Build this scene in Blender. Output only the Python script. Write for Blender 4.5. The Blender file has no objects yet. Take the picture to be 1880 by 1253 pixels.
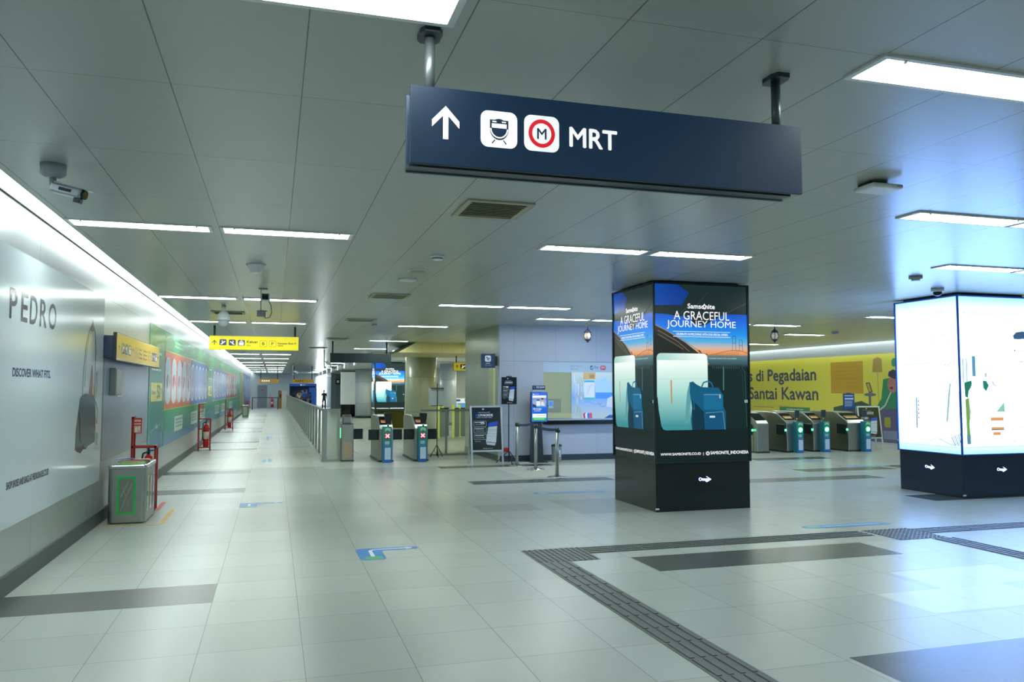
import bpy, math, random
from math import pi, sin, cos
from mathutils import Matrix, Vector
random.seed(7)
S = bpy.context.scene
COL = S.collection
# ------------------------------------------------------------------ camera
cam_d = bpy.data.cameras.new('camera'); cam = bpy.data.objects.new('camera', cam_d); COL.objects.link(cam)
cam_d.sensor_width = 36.0; cam_d.lens = 1464.0 / 1880.0 * 36.0; cam_d.clip_start = 0.05; cam_d.clip_end = 300
_D = Vector((503 - 940, -(716 - 626.5), 1464.0)).normalized()
_X = (-(1464.0 ** 2) - (716 - 626.5) ** 2) / (503 - 940)
_R = Vector((_X, -(716 - 626.5), 1464.0)).normalized()
_U = _R.cross(_D)
if _U.y < 0: _U = -_U
cam.matrix_world = Matrix(((_R.x, _R.y, -_R.z, 0), (_D.x, _D.y, -_D.z, 0), (_U.x, _U.y, -_U.z, 1.57), (0, 0, 0, 1)))
S.camera = cam
# ------------------------------------------------------------------ world, exposure
W = bpy.data.worlds.new('world'); S.world = W; W.use_nodes = True
W.node_tree.nodes['Background'].inputs[0].default_value = (0.6, 0.75, 0.8, 1)
W.node_tree.nodes['Background'].inputs[1].default_value = 0.05
S.view_settings.view_transform = 'Standard'
try: S.view_settings.look = 'None'
except Exception: pass
S.view_settings.exposure = 0.36; S.view_settings.gamma = 1.0; S.view_settings.use_curve_mapping = False
LAMP = 24.0            # radiance of the ceiling diffusers
LAMP_COL = (0.91, 1.0, 0.965)
COVE = 5.5
LED = 4.6
ZC = 3.0

# ------------------------------------------------------------------ helpers
def lin(h):
    if not isinstance(h, str): return tuple(h)[:3]
    h = h.lstrip('#'); r = []
    for i in (0, 2, 4):
        c = int(h[i:i + 2], 16) / 255
        r.append(c / 12.92 if c <= 0.04045 else ((c + 0.055) / 1.055) ** 2.4)
    return tuple(r)
_m = {}
def mat(name, col='888888', rough=0.5, metal=0.0, emit=0.0, ecol=None, noise=0.0, nscale=8.0, stretch=(1, 1, 1), alpha=None, trans=0.0, bump=0.0, spec=None, aniso=0):
    if name in _m: return _m[name]
    m = bpy.data.materials.new(name); m.use_nodes = True; nt = m.node_tree; b = nt.nodes['Principled BSDF']
    c = lin(col)
    b.inputs['Base Color'].default_value = (*c, 1); b.inputs['Roughness'].default_value = rough; b.inputs['Metallic'].default_value = metal
    if spec is not None: b.inputs['Specular IOR Level'].default_value = spec
    if trans: b.inputs['Transmission Weight'].default_value = trans
    if alpha is not None: b.inputs['Alpha'].default_value = alpha
    if emit:
        b.inputs['Emission Color'].default_value = (*(lin(ecol) if ecol else c), 1); b.inputs['Emission Strength'].default_value = emit
    if noise or bump:
        tc = nt.nodes.new('ShaderNodeTexCoord'); mp = nt.nodes.new('ShaderNodeMapping'); n = nt.nodes.new('ShaderNodeTexNoise')
        mp.inputs['Scale'].default_value = stretch; n.inputs['Scale'].default_value = nscale; n.inputs['Detail'].default_value = 3
        nt.links.new(tc.outputs['Object'], mp.inputs[0]); nt.links.new(mp.outputs[0], n.inputs['Vector'])
        if noise:
            mx = nt.nodes.new('ShaderNodeMix'); mx.data_type = 'RGBA'
            mx.inputs[6].default_value = (*[x * (1 - noise) for x in c], 1); mx.inputs[7].default_value = (*[min(1, x * (1 + noise)) for x in c], 1)
            nt.links.new(n.outputs['Fac'], mx.inputs[0]); nt.links.new(mx.outputs[2], b.inputs['Base Color'])
            mr = nt.nodes.new('ShaderNodeMapRange'); mr.inputs[3].default_value = max(0.02, rough * 0.8); mr.inputs[4].default_value = min(1, rough * 1.2)
            nt.links.new(n.outputs['Fac'], mr.inputs[0]); nt.links.new(mr.outputs[0], b.inputs['Roughness'])
        if bump:
            bp = nt.nodes.new('ShaderNodeBump'); bp.inputs['Strength'].default_value = bump; bp.inputs['Distance'].default_value = 0.002
            nt.links.new(n.outputs['Fac'], bp.inputs['Height']); nt.links.new(bp.outputs[0], b.inputs['Normal'])
    _m[name] = m; return m

def print_mat(name, emit=0.0, rough=0.35, base=1.0, spec=0.5):
    """printed artwork: its colours are stored per corner"""
    if name in _m: return _m[name]
    m = bpy.data.materials.new(name); m.use_nodes = True; nt = m.node_tree; b = nt.nodes['Principled BSDF']
    a = nt.nodes.new('ShaderNodeAttribute'); a.attribute_name = 'Col'
    v = nt.nodes.new('ShaderNodeVectorMath'); v.operation = 'SCALE'; v.inputs[3].default_value = base
    nt.links.new(a.outputs['Color'], v.inputs[0]); nt.links.new(v.outputs[0], b.inputs['Base Color'])
    b.inputs['Roughness'].default_value = rough; b.inputs['Specular IOR Level'].default_value = spec
    if emit:
        nt.links.new(a.outputs['Color'], b.inputs['Emission Color']); b.inputs['Emission Strength'].default_value = emit
    _m[name] = m; return m

def panel_mat(name, col, rough, metal, ax1, ax2, p1, o1, p2, o2, wd=0.004, dark=0.35, tone=0.03, noise=0.02, nscale=3.0, stretch=(1, 1, 1), bump=0.0, w2=None):
    """tiles or panels: joints every p1 along ax1 and every p2 along ax2, small tone change per tile"""
    m = bpy.data.materials.new(name); m.use_nodes = True; nt = m.node_tree; b = nt.nodes['Principled BSDF']; L = nt.links
    def N(t, **k):
        n = nt.nodes.new(t)
        for a, v in k.items(): setattr(n, a, v)
        return n
    def MA(op, a, bb=None):
        n = N('ShaderNodeMath', operation=op)
        for i, v in enumerate((a, bb)):
            if v is None: continue
            if isinstance(v, (int, float)): n.inputs[i].default_value = v
            else: L.new(v, n.inputs[i])
        return n.outputs[0]
    tc = N('ShaderNodeTexCoord'); sp = N('ShaderNodeSeparateXYZ'); L.new(tc.outputs['Object'], sp.inputs[0])
    def ax(k, p, o, w):
        q = MA('DIVIDE', MA('SUBTRACT', sp.outputs[k], o), p)
        fr = MA('SUBTRACT', q, MA('FLOOR', q))
        d = MA('MINIMUM', fr, MA('SUBTRACT', 1.0, fr))
        return MA('FLOOR', q), MA('LESS_THAN', d, w / 2 / p)
    f1, l1 = ax(ax1, p1, o1, wd); f2, l2 = ax(ax2, p2, o2, w2 or wd)
    line = MA('MAXIMUM', l1, l2)
    cx = N('ShaderNodeCombineXYZ'); L.new(f1, cx.inputs[0]); L.new(f2, cx.inputs[1])
    wn = N('ShaderNodeTexWhiteNoise', noise_dimensions='2D'); L.new(cx.outputs[0], wn.inputs['Vector'])
    mp = N('ShaderNodeMapping'); mp.inputs['Scale'].default_value = stretch; L.new(tc.outputs['Object'], mp.inputs[0])
    no = N('ShaderNodeTexNoise'); no.inputs['Scale'].default_value = nscale; no.inputs['Detail'].default_value = 4; L.new(mp.outputs[0], no.inputs['Vector'])
    t = MA('ADD', MA('MULTIPLY', MA('SUBTRACT', wn.outputs['Value'], 0.5), 2 * tone), MA('MULTIPLY', MA('SUBTRACT', no.outputs['Fac'], 0.5), 2 * noise))
    fac = MA('MULTIPLY', MA('ADD', t, 1.0), MA('SUBTRACT', 1.0, MA('MULTIPLY', line, 1 - dark)))
    vm = N('ShaderNodeVectorMath', operation='SCALE'); vm.inputs[0].default_value = lin(col); L.new(fac, vm.inputs[3]); L.new(vm.outputs[0], b.inputs['Base Color'])
    b.inputs['Metallic'].default_value = metal
    b.inputs['Roughness'].default_value = rough
    if bump:
        bp = N('ShaderNodeBump'); bp.inputs['Strength'].default_value = bump; bp.inputs['Distance'].default_value = 0.001
        L.new(no.outputs['Fac'], bp.inputs['Height']); L.new(bp.outputs[0], b.inputs['Normal'])
    _m[name] = m; return m

class B:
    """collects shapes, builds one mesh"""
    def __init__(s): s.v = []; s.f = []; s.mi = []; s.sm = []
    def add(s, vs, fs, mi=0, smooth=False):
        o = len(s.v); s.v += [tuple(v) for v in vs]; s.f += [tuple(i + o for i in f) for f in fs]; s.mi += [mi] * len(fs); s.sm += [smooth] * len(fs); return s
    def box(s, x0, x1, y0, y1, z0, z1, mi=0):
        vs = [(x0, y0, z0), (x1, y0, z0), (x1, y1, z0), (x0, y1, z0), (x0, y0, z1), (x1, y0, z1), (x1, y1, z1), (x0, y1, z1)]
        return s.add(vs, [(0, 3, 2, 1), (4, 5, 6, 7), (0, 1, 5, 4), (1, 2, 6, 5), (2, 3, 7, 6), (3, 0, 4, 7)], mi)
    def cb(s, x, y, z, dx, dy, dz, mi=0): return s.box(x - dx / 2, x + dx / 2, y - dy / 2, y + dy / 2, z - dz / 2, z + dz / 2, mi)
    def cyl(s, p0, p1, r0, r1=None, n=20, mi=0, caps=True):
        r1 = r0 if r1 is None else r1; p0 = Vector(p0); p1 = Vector(p1); d = (p1 - p0).normalized()
        a = d.orthogonal().normalized(); b = d.cross(a); vs = []
        for p, r in ((p0, r0), (p1, r1)):
            for k in range(n):
                t = 2 * pi * k / n; vs.append(p + (a * cos(t) + b * sin(t)) * r)
        s.add(vs, [(k, (k + 1) % n, n + (k + 1) % n, n + k) for k in range(n)], mi, True)
        if caps: s.add(vs, [tuple(range(n - 1, -1, -1)), tuple(range(n, 2 * n))], mi)
        return s
    def lathe(s, prof, c=(0, 0, 0), n=24, mi=0, ax='z'):
        vs = []
        for r, z in prof:
            for k in range(n):
                t = 2 * pi * k / n
                q = (r * cos(t), r * sin(t), z)
                if ax == 'y': q = (q[0], z, q[1])
                vs.append((c[0] + q[0], c[1] + q[1], c[2] + q[2]))
        fs = [(j * n + k, j * n + (k + 1) % n, (j + 1) * n + (k + 1) % n, (j + 1) * n + k) for j in range(len(prof) - 1) for k in range(n)]
        s.add(vs, fs, mi, True)
        s.add(vs[:n], [tuple(range(n - 1, -1, -1))], mi); s.add(vs[-n:], [tuple(range(n))], mi); return s
    def tube(s, pts, r, n=8, mi=0):
        for a, b in zip(pts[:-1], pts[1:]): s.cyl(a, b, r, n=n, mi=mi)
        return s
    def prism(s, pts, ax, a0, a1, mi=0):
        """outline pts extruded along axis ax between a0 and a1"""
        n = len(pts)
        def q(p, a): return {'x': (a, p[0], p[1]), 'y': (p[0], a, p[1]), 'z': (p[0], p[1], a)}[ax]
        vs = [q(p, a0) for p in pts] + [q(p, a1) for p in pts]
        return s.add(vs, [tuple(range(n)), tuple(range(2 * n - 1, n - 1, -1))] + [(k, n + k, n + (k + 1) % n, (k + 1) % n) for k in range(n)], mi)
    def rot(s, m):
        s.v = [tuple(m @ Vector(v)) for v in s.v]; return s
    def build(s, name, ms, parent=None, bev=0.0, fix=True):
        me = bpy.data.meshes.new(name); me.from_pydata(s.v, [], s.f)
        for m in (ms if isinstance(ms, (list, tuple)) else [ms]): me.materials.append(m)
        me.polygons.foreach_set('material_index', s.mi); me.polygons.foreach_set('use_smooth', s.sm)
        me.update()
        if fix:
            import bmesh
            bm = bmesh.new(); bm.from_mesh(me); bmesh.ops.remove_doubles(bm, verts=bm.verts, dist=1e-6); bmesh.ops.recalc_face_normals(bm, faces=bm.faces); bm.to_mesh(me); bm.free()
        o = bpy.data.objects.new(name, me); COL.objects.link(o)
        if parent is not None: o.parent = parent
        if bev:
            md = o.modifiers.new('bevel', 'BEVEL'); md.width = bev; md.segments = 2; md.limit_method = 'ANGLE'; md.angle_limit = 0.6
        return o
def tag(o, label, cat, group=None):
    o['label'] = label; o['category'] = cat
    if group: o['group'] = group
    return o
def thing(name, label, cat, loc=(0, 0, 0), rz=0.0, group=None):
    o = bpy.data.objects.new(name, None); COL.objects.link(o); o.location = loc; o.rotation_euler = (0, 0, rz); o.empty_display_size = 0.1
    return tag(o, label, cat, group)
def struct(o): o['kind'] = 'structure'; return o
def copy_tree(o, parent=None):
    c = o.copy(); COL.objects.link(c)
    if parent is not None: c.parent = parent
    for ch in list(o.children): copy_tree(ch, c)
    return c
def dup(o, loc, label=None, rz=None):
    c = copy_tree(o); c.location = loc
    if rz is not None: c.rotation_euler = (0, 0, rz)
    if label: c['label'] = label
    return c

_tx = {}
def text_mesh(t, bold):
    k = (t, 0)
    if k not in _tx:
        cu = bpy.data.curves.new('t', 'FONT'); cu.body = t; cu.size = 1; cu.resolution_u = 3; cu.fill_mode = 'FRONT'
        o = bpy.data.objects.new('t', cu); me = bpy.data.meshes.new_from_object(o)
        vs = [v.co.copy() for v in me.vertices]; fs = [tuple(p.vertices) for p in me.polygons]
        x0 = min(v.x for v in vs); x1 = max(v.x for v in vs); y0 = min(v.y for v in vs); y1 = max(v.y for v in vs)
        _tx[k] = ([((v.x - x0) / (x1 - x0), (v.y - y0) / (y1 - y0)) for v in vs], fs)
        bpy.data.objects.remove(o); bpy.data.curves.remove(cu); bpy.data.meshes.remove(me)
    return _tx[k]
class P:
    """flat artwork drawn in window coordinates (x right, y down), built on a thin slab"""
    def __init__(s, win, w, h, bg='ffffff', lift=0.0008):
        s.win = win; s.w = w; s.h = h; s.bg = bg; s.pts = []; s.faces = []; s.cols = []; s.L = 1; s.lift = lift
    def m(s, p):
        x0, y0, x1, y1 = s.win
        return ((p[0] - x0) / (x1 - x0) * s.w, (y1 - p[1]) / (y1 - y0) * s.h)
    def poly(s, pts, c):
        o = len(s.pts); s.n = getattr(s, 'n', 0) + 1; L = s.L + 0.02 * (s.n % 40)
        for p in pts: s.pts.append((*s.m(p), L))
        s.faces.append(tuple(range(o, o + len(pts))))
        s.cols.append([lin(c(*p)) if callable(c) else lin(c) for p in pts]); return s
    def rect(s, x0, y0, x1, y1, c): return s.poly([(x0, y1), (x1, y1), (x1, y0), (x0, y0)], c)
    def vg(s, x0, y0, x1, y1, stops):
        """vertical gradient of the print, stops = [(y, colour)...] """
        for (ya, ca), (yb, cb) in zip(stops[:-1], stops[1:]):
            s.poly([(x0, yb), (x1, yb), (x1, ya), (x0, ya)], lambda x, y, ya=ya, yb=yb, ca=ca, cb=cb: lin(ca) if abs(y - ya) < abs(y - yb) else lin(cb))
        return s
    def rr(s, x0, y0, x1, y1, r, c, n=5, ry=None):
        ry = ry or r; pts = []
        for cx, cy, a0 in ((x1 - r, y1 - ry, 0), (x0 + r, y1 - ry, 90), (x0 + r, y0 + ry, 180), (x1 - r, y0 + ry, 270)):
            for k in range(n + 1):
                a = math.radians(a0 + 90 * k / n); pts.append((cx + r * cos(a), cy + ry * sin(a)))
        return s.poly(pts, c)
    def ell(s, cx, cy, rx, ry, c, n=28): return s.poly([(cx + rx * cos(2 * pi * k / n), cy + ry * sin(2 * pi * k / n)) for k in range(n)], c)
    def ring(s, cx, cy, rx, ry, t, c, n=36, tx=None, a0=0, a1=360):
        tx = tx or t
        for k in range(n):
            a = math.radians(a0 + (a1 - a0) * k / n); b = math.radians(a0 + (a1 - a0) * (k + 1) / n)
            s.poly([(cx + rx * cos(a), cy + ry * sin(a)), (cx + rx * cos(b), cy + ry * sin(b)), (cx + (rx - tx) * cos(b), cy + (ry - t) * sin(b)), (cx + (rx - tx) * cos(a), cy + (ry - t) * sin(a))], c)
        return s
    def line(s, pts, wd, c):
        for (xa, ya), (xb, yb) in zip(pts[:-1], pts[1:]):
            dx, dy = xb - xa, yb - ya; l = math.hypot(dx, dy) or 1; nx, ny = -dy / l * wd / 2, dx / l * wd / 2
            s.poly([(xa + nx, ya + ny), (xb + nx, yb + ny), (xb - nx, yb - ny), (xa - nx, ya - ny)], c)
        return s
    def text(s, t, x0, y0, x1, y1, c='ffffff', bold=0.0, slant=0.0):
        vs, fs = text_mesh(t, 0); cc = lin(c)
        d = bold * abs(s.m((0, y0))[1] - s.m((0, y1))[1])
        for j, (dx, dy) in enumerate(((0, 0),) if not bold else ((-d, 0), (d, 0), (0, d), (0, -d))):
            o = len(s.pts)
            for u, v in vs:
                a, b_ = s.m((x0 + u * (x1 - x0), y1 + v * (y0 - y1) + slant * u)); s.pts.append((a + dx, b_ + dy, s.L + 0.85 + 0.04 * j))
            for f in fs: s.faces.append(tuple(i + o for i in f)); s.cols.append([cc] * len(f))
        return s
    def build(s, name, material, parent=None, origin=(0, 0, 0), u=(1, 0, 0), v=(0, 0, 1), t=0.004):
        origin = Vector(origin); u = Vector(u); v = Vector(v); n = u.cross(v)
        vs = []; w, h = s.w, s.h
        for d in (0, t):
            for a, b in ((0, 0), (w, 0), (w, h), (0, h)): vs.append(origin + u * a + v * b + n * d)
        fs = [(3, 2, 1, 0), (4, 5, 6, 7), (0, 1, 5, 4), (1, 2, 6, 5), (2, 3, 7, 6), (3, 0, 4, 7)]
        bg = lin(s.bg); cols = [[bg] * 4 for _ in fs]
        for (a, b, L) in s.pts: vs.append(origin + u * a + v * b + n * (t + L * s.lift))
        for f, c in zip(s.faces, s.cols):
            g = tuple(i + 8 for i in f)
            nn = Vector((0, 0, 0)); q = [vs[i] for i in g]
            for i in range(len(q)): nn += q[i].cross(q[(i + 1) % len(q)])
            if nn.dot(n) < 0: g = g[::-1]; c = c[::-1]
            fs.append(g); cols.append(c)
        me = bpy.data.meshes.new(name); me.from_pydata([tuple(x) for x in vs], [], fs); me.materials.append(material)
        ca = me.color_attributes.new(name='Col', type='FLOAT_COLOR', domain='CORNER')
        flat = []
        for c in cols:
            for q in c: flat += [*q, 1.0]
        ca.data.foreach_set('color', flat); me.update()
        o = bpy.data.objects.new(name, me); COL.objects.link(o)
        if parent is not None: o.parent = parent
        return o

# ------------------------------------------------------------------ materials
PAPER = print_mat('print_paper', rough=0.45)
GLOSS = print_mat('print_gloss', rough=0.16, spec=0.6)
FILM = print_mat('print_wall_film', rough=0.26, spec=0.28)
LIT = print_mat('print_backlit', emit=0.72, rough=0.25, base=0.25)
LIT2 = print_mat('print_backlit_soft', emit=0.45, rough=0.3, base=0.5)
SCREEN = print_mat('led_screen', emit=LED, rough=0.4, base=0.05)
FLOORPRINT = print_mat('floor_print', rough=0.35)
STEEL = mat('brushed_steel', 'a3a9a4', 0.32, 1.0, noise=0.08, nscale=12, stretch=(1, 1, 12))
STEELL = mat('polished_steel', 'c2c8c6', 0.16, 1.0)
GREYMET = mat('grey_metal', '7b8284', 0.35, 0.7)
BLACK = mat('black_plastic', '141a1c', 0.4)
BLACKG = mat('black_gloss', '0c1413', 0.12)
NAVY = mat('navy_paint', '1c3350', 0.4)
DARKP = mat('dark_paint', '25333a', 0.35)
RED = mat('red_paint', 'a02622', 0.35)
REDG = mat('red_gloss', 'b81c1c', 0.15)
WHITEP = mat('white_plastic', 'd6dcdc', 0.4)
GREYP = mat('grey_plastic', '9aa3a6', 0.45)
VENTM = mat('vent_paint', 'a8a48c', 0.5)
DARK = mat('dark_void', '2a2f28', 0.8)
GLASS = mat('clear_glass', 'dff2ea', 0.03, alpha=0.22, spec=0.6)
DIFF = mat('lamp_diffuser', 'ffffff', 0.5, emit=LAMP, ecol=LAMP_COL)
COVEM = mat('cove_diffuser', 'ffffff', 0.5, emit=COVE, ecol=(0.9, 1.0, 1.0))
GREENL = mat('green_light', '1cd060', 0.4, emit=3.0, ecol=(0.08, 1.0, 0.28))

# ------------------------------------------------------------------ the setting
YB, YE, XL, XR = -8.0, 72.0, -1.95, 17.5
FLOORM = panel_mat('floor_tiles', 'a9b1ab', 0.27, 0.0, 0, 1, 0.604, -0.41, 0.6, 6.38, wd=0.004, dark=0.5, tone=0.035, noise=0.012, nscale=60)
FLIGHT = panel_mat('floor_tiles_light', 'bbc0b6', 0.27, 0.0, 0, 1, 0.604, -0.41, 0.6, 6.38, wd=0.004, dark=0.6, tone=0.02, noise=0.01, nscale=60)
FDARK = panel_mat('floor_tiles_dark', '4c524f', 0.27, 0.0, 0, 1, 0.604, -0.41, 0.6, 6.38, wd=0.004, dark=0.6, tone=0.03, noise=0.01, nscale=60)
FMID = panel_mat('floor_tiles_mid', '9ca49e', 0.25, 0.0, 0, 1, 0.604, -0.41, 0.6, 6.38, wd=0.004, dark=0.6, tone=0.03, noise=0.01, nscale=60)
f = B(); f.box(XL - 0.3, XR + 0.3, YB, YE, -0.2, 0)
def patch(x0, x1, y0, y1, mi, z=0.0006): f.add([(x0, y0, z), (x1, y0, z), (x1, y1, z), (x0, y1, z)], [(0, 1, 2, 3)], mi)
patch(XL, 1.0, 16.9, 22.2, 1, 0.0004); patch(1.0, 7.3, 16.3, 17.6, 1, 0.0004); patch(4.3, 8.0, 13.7, 15.7, 1, 0.0004)
patch(XL, -0.41, 6.38, 6.98, 2)
for y in (12.98, 15.95, 22.0, 25.0, 31.2, 34.2, 40.2, 43.2, 49.5, 52.5): patch(XL, -0.41, y, y + 0.58, 2)
patch(3.23, 5.8, 6.35, 6.95, 2); patch(3.2, 5.75, 12.93, 13.42, 2); patch(3.22, 5.6, 15.75, 16.15, 2)
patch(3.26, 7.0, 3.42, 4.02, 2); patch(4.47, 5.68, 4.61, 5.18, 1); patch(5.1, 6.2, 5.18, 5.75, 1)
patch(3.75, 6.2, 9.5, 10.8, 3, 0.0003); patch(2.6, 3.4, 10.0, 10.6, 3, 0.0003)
for x0, x1, y0, y1 in ((7.6, 10.5, 11.85, 12.35), (9.8, 11.9, 13.1, 13.6), (10.3, 12.3, 15.5, 16.0), (12.1, 14.6, 13.3, 13.8), (9.0, 11.6, 9.2, 9.8)): patch(x0, x1, y0, y1, 2)
struct(f.build('floor', [FLOORM, FLIGHT, FDARK, FMID], fix=False))
CEILM = panel_mat('ceiling_panels', 'a9b0ac', 0.27, 0.0, 0, 1, 0.5935, 0.105, 1.2, 2.75, wd=0.006, dark=0.35, tone=0.02, noise=0.006, nscale=1.2, w2=0.003)
struct(B().box(XL + 0.22, XR - 0.25, YB, YE, ZC, ZC + 0.2).build('ceiling', CEILM))
WALLM = panel_mat('wall_steel_panels', 'b4bcbc', 0.30, 0.75, 1, 2, 2.09, 7.69, 1.95, 0.72, wd=0.006, dark=0.4, tone=0.03, noise=0.05, nscale=9, stretch=(1, 3, 0.15), bump=0.05)
struct(B().box(XL - 0.2, XL, YB, YE, 0, ZC + 0.2).build('wall_left', WALLM))
WRM = panel_mat('wall_right_panels', 'b8c0c4', 0.3, 0.5, 1, 2, 1.2, 0.0, 3.0, 0.0, tone=0.02)
struct(B().box(XR, XR + 0.2, YB, YE, 0, ZC + 0.2).build('wall_right', WRM))
WEM = panel_mat('wall_end_panels', 'b2bfc4', 0.4, 0.0, 0, 2, 1.2, 0.0, 3.0, 0.0, tone=0.02)
struct(B().box(XL, XR, YE, YE + 0.2, 0, ZC + 0.2).build('wall_end', WEM))
struct(B().box(XL, XR, YB - 0.2, YB, 0, ZC + 0.2).build('wall_back', WEM))
struct(B().box(XL, XL + 0.02, YB, YE, 0, 0.15).build('baseboard_left', mat('baseboard_dark', '3d4643', 0.45)))
# cove light strips where the walls meet the ceiling
def cove(x0, x1, lab):
    t = thing('cove_light', lab, 'light', (x0, YB, 3.06))
    s = 1 if x1 > x0 else -1; d = x1 - x0
    B().box(min(0, d), max(0, d), 0, YE - YB, 0, 0.03).build('diffuser', COVEM, t)
    B().box(min(0, s * 0.02), max(0, s * 0.02), 0, YE - YB, -0.025, 0).build('edge_trim', DARKP, t)
cove(XL, XL + 0.22, 'long white light strip running along the top of the left wall')
cove(XR, XR - 0.25, 'light strip glowing above the yellow wall mural at the right')
# tactile paving
TACM = mat('tactile_grey', '575e5c', 0.45, noise=0.08)
def tactile_strip(b, x0, y0, ln, along):
    w = 0.3
    if along == 'y': b.box(x0, x0 + w, y0, y0 + ln, 0, 0.003)
    else: b.box(x0, x0 + ln, y0, y0 + w, 0, 0.003)
    for i in range(int(ln / 0.3 + 0.01)):
        for k in range(4):
            c = 0.0375 + 0.075 * k
            if along == 'y': b.box(x0 + c - 0.015, x0 + c + 0.015, y0 + i * 0.3 + 0.012, y0 + i * 0.3 + 0.288, 0.003, 0.008)
            else: b.box(x0 + i * 0.3 + 0.012, x0 + i * 0.3 + 0.288, y0 + c - 0.015, y0 + c + 0.015, 0.003, 0.008)
def tactile_dots(b, x0, y0, n=11):
    b.box(x0, x0 + 0.6, y0, y0 + 0.58, 0, 0.003); p = 0.6 / n
    for i in range(n):
        for j in range(n): b.cyl((x0 + p * (i + .5), y0 + 0.58 / n * (j + .5), 0.003), (x0 + p * (i + .5), y0 + 0.58 / n * (j + .5), 0.008), 0.016, 0.011, n=8)
b = B(); tactile_strip(b, 2.33, 0.35, 6.6, 'y'); tactile_dots(b, 2.33, 6.95); tactile_strip(b, 2.93, 7.22, 3.3, 'x'); tactile_dots(b, 6.3, 6.93)
tactile_strip(b, 6.68, 3.0, 3.9, 'y'); tactile_strip(b, 6.9, 7.16, 5.1, 'x')
struct(b.build('trim_1', TACM))

# ------------------------------------------------------------------ ceiling lamps
def lamp(x, y, lab, grp, ln=1.15):
    t = thing('ceiling_light', lab, 'ceiling light', (x, y, ZC), 0, grp)
    w = 0.27
    b = B(); b.box(0, ln, 0, 0.025, -0.012, 0).box(0, ln, w - 0.025, w, -0.012, 0).box(0, 0.03, 0.025, w - 0.025, -0.012, 0).box(ln - 0.03, ln, 0.025, w - 0.025, -0.012, 0)
    b.build('frame', WHITEP, t)
    B().box(0.03, ln - 0.03, 0.025, w - 0.025, -0.008, -0.002).build('diffuser', DIFF, t)
    for xx in (0.12, ln - 0.12): B().cyl((xx, 0.02, -0.022), (xx, 0.02, -0.012), 0.008, n=8).build('clip', WHITEP, t)
    return t
proto = lamp(-0.50, 2.72, 'wide rectangular ceiling lamp cut off by the top edge of the picture', None)
def lp(x, y, lab, grp=None):
    c = dup(proto, (x, y, ZC), lab)
    if grp: c['group'] = grp
    return c
lp(2.47, 2.72, 'large bright ceiling lamp right of the hanging navy MRT sign, its left end in view')
lp(3.67, 2.72, 'ceiling lamp at the upper right edge, continuing the row right of the navy sign')
lp(-1.70, 7.35, 'ceiling lamp touching the left wall light strip, just behind the bullet camera')
lp(-0.48, 7.35, 'long ceiling lamp right of the gap in the nearest left row')
lp(-1.72, 13.0, 'ceiling lamp at the left wall in the second row, left of the bracketed camera')
lp(-0.50, 13.0, 'ceiling lamp in the second left row, crossed by the bracketed camera')
lp(-1.72, 17.6, 'thin ceiling lamp behind the white dome camera, by the wall strip')
lp(-0.50, 17.6, 'thin ceiling lamp just above the yellow Keluar sign')
for i, y in enumerate((23.2, 27.85, 33.4, 38.0, 43.6, 48.3, 53.8, 58.5, 64.0, 68.6)):
    lp(-1.72, y, 'lamp in the left file of corridor ceiling lamps beyond the yellow sign', 'left file of corridor lamps')
    lp(-0.50, y, 'lamp in the right file of corridor ceiling lamps beyond the yellow sign', 'right file of corridor lamps')
lp(2.53, 7.35, 'ceiling lamp below the navy MRT sign, left of its pair')
lp(3.76, 7.35, 'ceiling lamp below the navy MRT sign, right of its pair')
lp(2.62, 13.0, 'ceiling lamp left of the pair in front of the ticket counter block')
lp(3.83, 13.0, 'ceiling lamp right of the pair in front of the ticket counter block')
lp(2.62, 17.6, 'single thin ceiling lamp behind the pair before the ticket counter block')
for i, y in enumerate((23.2, 27.85)):
    lp(2.62, y, ['thin ceiling lamp above the right end of the blank dark hanging sign', 'thin ceiling lamp half hidden just over the blank dark hanging sign'][i])
for y in (33.4, 38.0, 43.6, 48.3, 53.8, 58.5, 64.0, 68.6):
    lp(2.72, y, 'distant lamp in the file beyond the glass fence, left of the white pillar', 'distant lamps beyond the fence')
lp(4.93, 5.11, 'ceiling lamp at the right edge under the largest right lamp')
lp(6.10, 5.11, 'ceiling lamp reaching out of the right edge beside its twin')
lp(7.36, 7.23, 'ceiling lamp above the bright advertising pillar at the right edge')
lp(8.56, 7.23, 'ceiling lamp cut by the right edge above the bright advertising pillar')
lp(5.02, 15.0, 'ceiling lamp above the ticket counter wall beside the lantern')
lp(6.23, 15.0, 'ceiling lamp half hidden behind the black luggage pillar, by the lantern')
lp(8.83, 15.1, 'ceiling lamp hidden by and left of the lantern at the luggage pillar')
lp(10.1, 15.1, 'ceiling lamp just right of the lantern at the luggage pillar')
lp(11.1, 12.75, 'ceiling lamp ending behind the bright advertising pillar')
lp(12.6, 17.5, 'ceiling lamp in front of the yellow mural, over the green-lit gates')
lp(12.9, 21.6, 'farthest ceiling lamp of the gate hall, left one near the yellow mural')
lp(14.1, 21.6, 'farthest ceiling lamp of the gate hall, right one near the yellow mural')
lp(15.1, 12.75, 'ceiling lamp behind the bright advertising pillar, out of direct view')
for x, y in ((10.4, 19.0), (9.5, 21.6)): lp(x, y, 'unseen ceiling lamp added behind the black luggage pillar to brighten the gate hall', 'unseen lamps added behind the luggage pillar')  # added fill for the gate hall, hidden by the luggage pillar
for x, y in ((16.0, 16.8), (15.9, 14.4)): lp(x, y, 'unseen ceiling lamp added behind the bright screen pillar to brighten the gate hall', 'unseen lamps added behind the screen pillar')  # more added fill for the mural side, hidden by the screen pillar
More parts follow.
